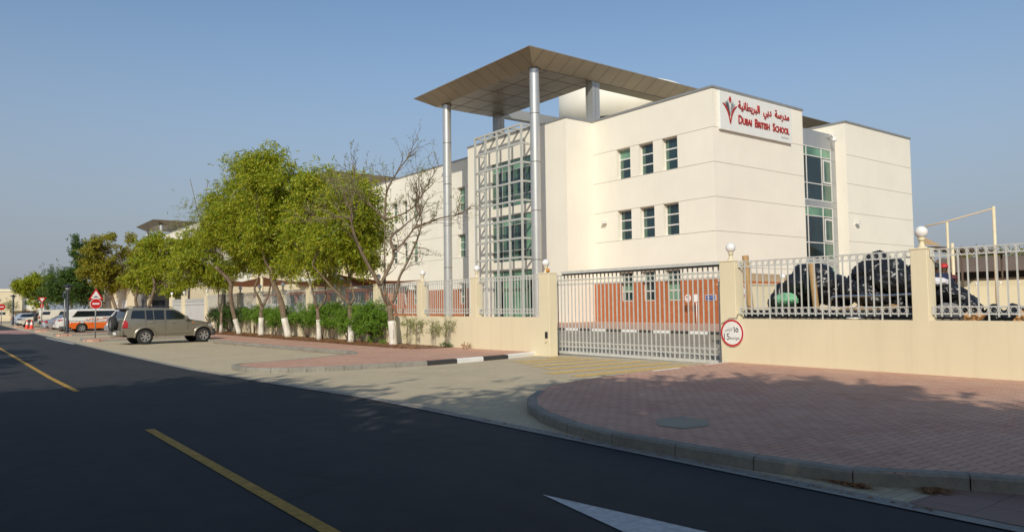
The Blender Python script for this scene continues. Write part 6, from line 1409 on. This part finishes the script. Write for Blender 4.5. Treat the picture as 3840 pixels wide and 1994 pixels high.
for k, (y0, y1, z, lb) in enumerate(((8.2, 9.5, 1.42, 'torn cardboard sheet on the trolley deck under the tube frame'), (6.3, 6.75, 1.26, 'orange brown sheet at the foot of the heap'), (5.2, 5.75, 1.26, 'orange brown sheet near the right edge'))):
    q = MB(); q.grid([[(16.86 + .25 * i, y0 + (y1 - y0) * j / 6, z - .14 + .10 * i + .05 * sin(j * 2.1 + k)) for j in range(7)] for i in range(3)], 0, False); o = q.build('cardboard_sheet', MATS['cardboard'] if k == 0 else pm('orange_sheet', (.46, .22, .06), .7), loc=(17, y0, z)); tag(o, lb, 'sheet')
o = crumple('white_cloth', (17.35, 7.38, 1.98), .20, 41, pm('white_cloth', (.60, .58, .60), .8), (.9, 1.4, .55), False, 4); tag(o, 'white cloth bundle on the bags right of the pillar', 'cloth')
o = crumple('grey_sack', (17.1, 7.05, 1.36), .24, 42, pm('grey_sack', (.22, .20, .19), .7, 0, .3, 6.), (.8, 1.3, .7), False, 4); tag(o, 'dusty grey sack inside the right tube frame', 'sack')
t = thing('white_dish', 'white round dish on edge at the wall top', 'dish', (15.6, 8.3, 1.2))
q = MB(); q.lathe([(.001, 0), (.13, .005), (.17, .03), (.165, .04), (.12, .015), (.001, .012)], (15.58, 8.31, 1.197), 24); q.build('dish', GLOBE, t)
# ================================================================ two workers behind the heap
def worker(loc, rz, label, shirt, cap, capcol, lean=.0, skin=(.10, .05, .03)):
    t = thing('person', label, 'person', loc, rz, 'workers behind the heap')
    J = dict(pel=(0, 0, .93), waist=(lean * .3, 0, 1.12), chest=(lean * .7, 0, 1.34), neck=(lean, 0, 1.50), head=(lean * 1.15, 0, 1.58), top=(lean * 1.25, 0, 1.72))
    for s in (1, -1):
        k = 'L' if s > 0 else 'R'
        J.update({k + 'hip': (0, s * .10, .88), k + 'knee': (.04, s * .11, .48), k + 'ank': (0, s * .11, .08), k + 'toe': (.17, s * .12, .03), k + 'sh': (lean * .8, s * .19, 1.42), k + 'el': (lean + .10, s * .25, 1.15), k + 'wr': (lean + .30, s * .17, 1.06), k + 'ha': (lean + .37, s * .15, 1.05)})
        for f in range(4): J[k + 'f%d' % f] = (lean + .45 + .01 * (f % 2), s * (.12 + .022 * f), 1.035 - .008 * abs(f - 1))
        J[k + 'th'] = (lean + .40, s * .105, 1.075)
    E_ = [('pel', 'waist'), ('waist', 'chest'), ('chest', 'neck'), ('neck', 'head'), ('head', 'top')]
    for k in 'LR':
        E_ += [('pel', k + 'hip'), (k + 'hip', k + 'knee'), (k + 'knee', k + 'ank'), (k + 'ank', k + 'toe'), ('chest', k + 'sh'), (k + 'sh', k + 'el'), (k + 'el', k + 'wr'), (k + 'wr', k + 'ha'), (k + 'ha', k + 'th')] + [(k + 'ha', k + 'f%d' % f) for f in range(4)]
    rad = dict(pel=.14, waist=.13, chest=.15, neck=.055, head=.095, top=.075)
    names = list(J); me = bpy.data.meshes.new('body'); me.from_pydata([J[n] for n in names], [(names.index(a), names.index(b)) for a, b in E_], [])
    o = link(bpy.data.objects.new('body', me)); sk = o.modifiers.new('skin', 'SKIN'); sub = o.modifiers.new('sub', 'SUBSURF'); sub.levels = 2; sub.render_levels = 2
    lay = me.skin_vertices[0].data
    for n, d in zip(names, lay):
        r = rad.get(n)
        if r is None: r = {'hip': .10, 'knee': .065, 'ank': .045, 'toe': .04, 'sh': .07, 'el': .048, 'wr': .034, 'ha': .036, 'th': .011}.get(n[1:], .010)
        d.radius = (r, r); d.use_root = n == 'pel'
    bpy.context.view_layer.update(); em_ = bpy.data.meshes.new_from_object(o.evaluated_get(bpy.context.evaluated_depsgraph_get())); bpy.data.objects.remove(o)
    em_.name = 'body'
    for m in (pm('skin_tone', skin, .6), shirt, pm('work_trousers', (.03, .035, .06), .8)): em_.materials.append(m)
    for p in em_.polygons:
        c = p.center; p.use_smooth = True
        p.material_index = 2 if c.z < .95 and abs(c.y) < .2 and c.x < .2 else (1 if c.z < 1.50 and not (c.x > lean + .26) else 0)
    b = link(bpy.data.objects.new('body', em_)); b.parent = t
    hx = lean * 1.2; q = MB(); q.lathe([(.118, 1.66), (.116, 1.71), (.09, 1.77), (.05, 1.795), (.001, 1.80)], (hx, 0, 0), 16); q.prism([(hx + .09, -.08), (hx + .21, -.05), (hx + .21, .05), (hx + .09, .08)], 1.665, 1.68); q.build('cap' if cap else 'hair', capcol, t, world=False)
    q = MB()
    for s in (1, -1): q.sphere((hx + .093, s * .034, 1.63), .012, 8, 1)
    q.tube([(hx + .095, 0, 1.635), (hx + .125, 0, 1.60), (hx + .10, 0, 1.592)], .014, 6, 0); q.box(hx + .088, hx + .098, -.025, .025, 1.555, 1.563, 2)
    for s in (1, -1): q.box(hx - .02, hx + .025, s * .098 - .008, s * .098 + .008, 1.595, 1.655, 0)
    q.build('face', [MATS['skin_tone'], WHP, DBROWN], t, world=False)
worker((24, 10.22, .90), RAD(215), 'worker with dark hair in a navy shirt bending behind the garbage bags', pm('navy_shirt', (.015, .022, .07), .8), False, pm('dark_hair', (.012, .011, .011), .6), .16)
worker((24.2, 10.08, .90), RAD(250), 'worker in a red cap and navy shirt beside the dark haired one', MATS['navy_shirt'], True, pm('red_cap', (.45, .02, .02), .6), .05)
worker((25, 10.22, .56), RAD(230), 'worker in a maroon shirt partly hidden by the railing bar', pm('maroon_shirt', (.10, .015, .02), .8), True, pm('maroon_cap', (.09, .012, .016), .7), .18)
t = thing('work_platform', 'low raised platform the workers stand on behind the heap', 'platform', (24.4, 10.2, 0))
q = MB(); q.box(23.4, 26, 9.4, 11.2, -.05, .555); q.box(23.4, 24.6, 9.6, 11.0, .555, .895); q.build('deck', MATS['deck_board'], t)
# ================================================================ off-screen shade trees, camera, light
for i, (x, y, h, r, rz, n) in enumerate(((-2.1, -3.2, 9.9, 4.7, 2.3, 5600), (-8.0, 5.4, 9.8, 4.8, 2.5, 5200), (-9.5, -2.0, 9.5, 4.6, 2.4, 4200), (-4.5, -10.5, 9.0, 4.4, 2.2, 3800), (-12.5, 3.5, 8.5, 4.4, 2.2, 3200), (-10.6, 15.5, 8.6, 3.0, 1.8, 1500), (-10.2, 21.5, 8.8, 3.0, 1.8, 1500), (-9.8, 29, 8.6, 3.2, 1.9, 1500), (-9.4, 40, 8.6, 3.2, 1.9, 1200), (-9, 58, 9, 3.5, 2, 1000))):
    shade_tree(x, y, h, r, rz, n, 200 + i, 'leafy shade tree on the near side of the road, out of view')
cam = bpy.data.cameras.new('camera'); co = link(bpy.data.objects.new('camera', cam)); SC.camera = co
cam.sensor_width = 36; cam.sensor_fit = 'HORIZONTAL'; cam.lens = 2776.48 / 3840 * 36; cam.clip_start = .05; cam.clip_end = 3000
yaw, pitch, roll = RAD(37.2104), RAD(3.0016), RAD(-.73304)
f = Vector((sin(yaw) * cos(pitch), cos(yaw) * cos(pitch), sin(pitch))); r = Vector((cos(yaw), -sin(yaw), 0)); u = r.cross(f)
r2 = r * cos(roll) + u * sin(roll); u2 = -r * sin(roll) + u * cos(roll)
co.matrix_world = Matrix(((r2.x, u2.x, -f.x, 0), (r2.y, u2.y, -f.y, 0), (r2.z, u2.z, -f.z, 1.6), (0, 0, 0, 1)))
EL = RAD(31.0); TX, TY = .735, .678
sun = bpy.data.lights.new('sun', 'SUN'); so = link(bpy.data.objects.new('sun', sun)); sun.energy = SUN_E; sun.angle = RAD(.55); sun.color = (1.0, .935, .80)
d = Vector((TX * cos(EL), TY * cos(EL), -sin(EL))); so.rotation_euler = d.to_track_quat('-Z', 'Y').to_euler()
W = bpy.data.worlds.new('World'); SC.world = W; W.use_nodes = True; nt = W.node_tree; bg = nt.nodes['Background']
sky = nt.nodes.new('ShaderNodeTexSky'); sky.sky_type = 'NISHITA'; sky.sun_disc = False; sky.sun_elevation = EL; sky.sun_rotation = math.atan2(-TX, -TY)
sky.altitude = 0; sky.air_density = 1.0; sky.dust_density = SKY_DUST; sky.ozone_density = SKY_OZ
# dust haze low in the sky
tc = nt.nodes.new('ShaderNodeTexCoord'); sp = nt.nodes.new('ShaderNodeSeparateXYZ'); nt.links.new(tc.outputs['Generated'], sp.inputs[0])
mr = nt.nodes.new('ShaderNodeMapRange'); mr.inputs['From Min'].default_value = 0.; mr.inputs['From Max'].default_value = .42; mr.inputs['To Min'].default_value = .92; mr.inputs['To Max'].default_value = 0.; mr.interpolation_type = 'SMOOTHSTEP'
nt.links.new(sp.outputs[2], mr.inputs['Value'])
tint = mixc(nt, 1., sky.outputs[0], SKY_TINT, 'MULTIPLY'); hz = mixc(nt, mr.outputs[0], tint, tuple(c / SKY_S for c in HAZE))
nt.links.new(hz, bg.inputs[0]); bg.inputs[1].default_value = SKY_S
SC.view_settings.view_transform = 'Standard'; SC.view_settings.look = 'None'; SC.view_settings.gamma = 1; SC.view_settings.exposure = EXPO
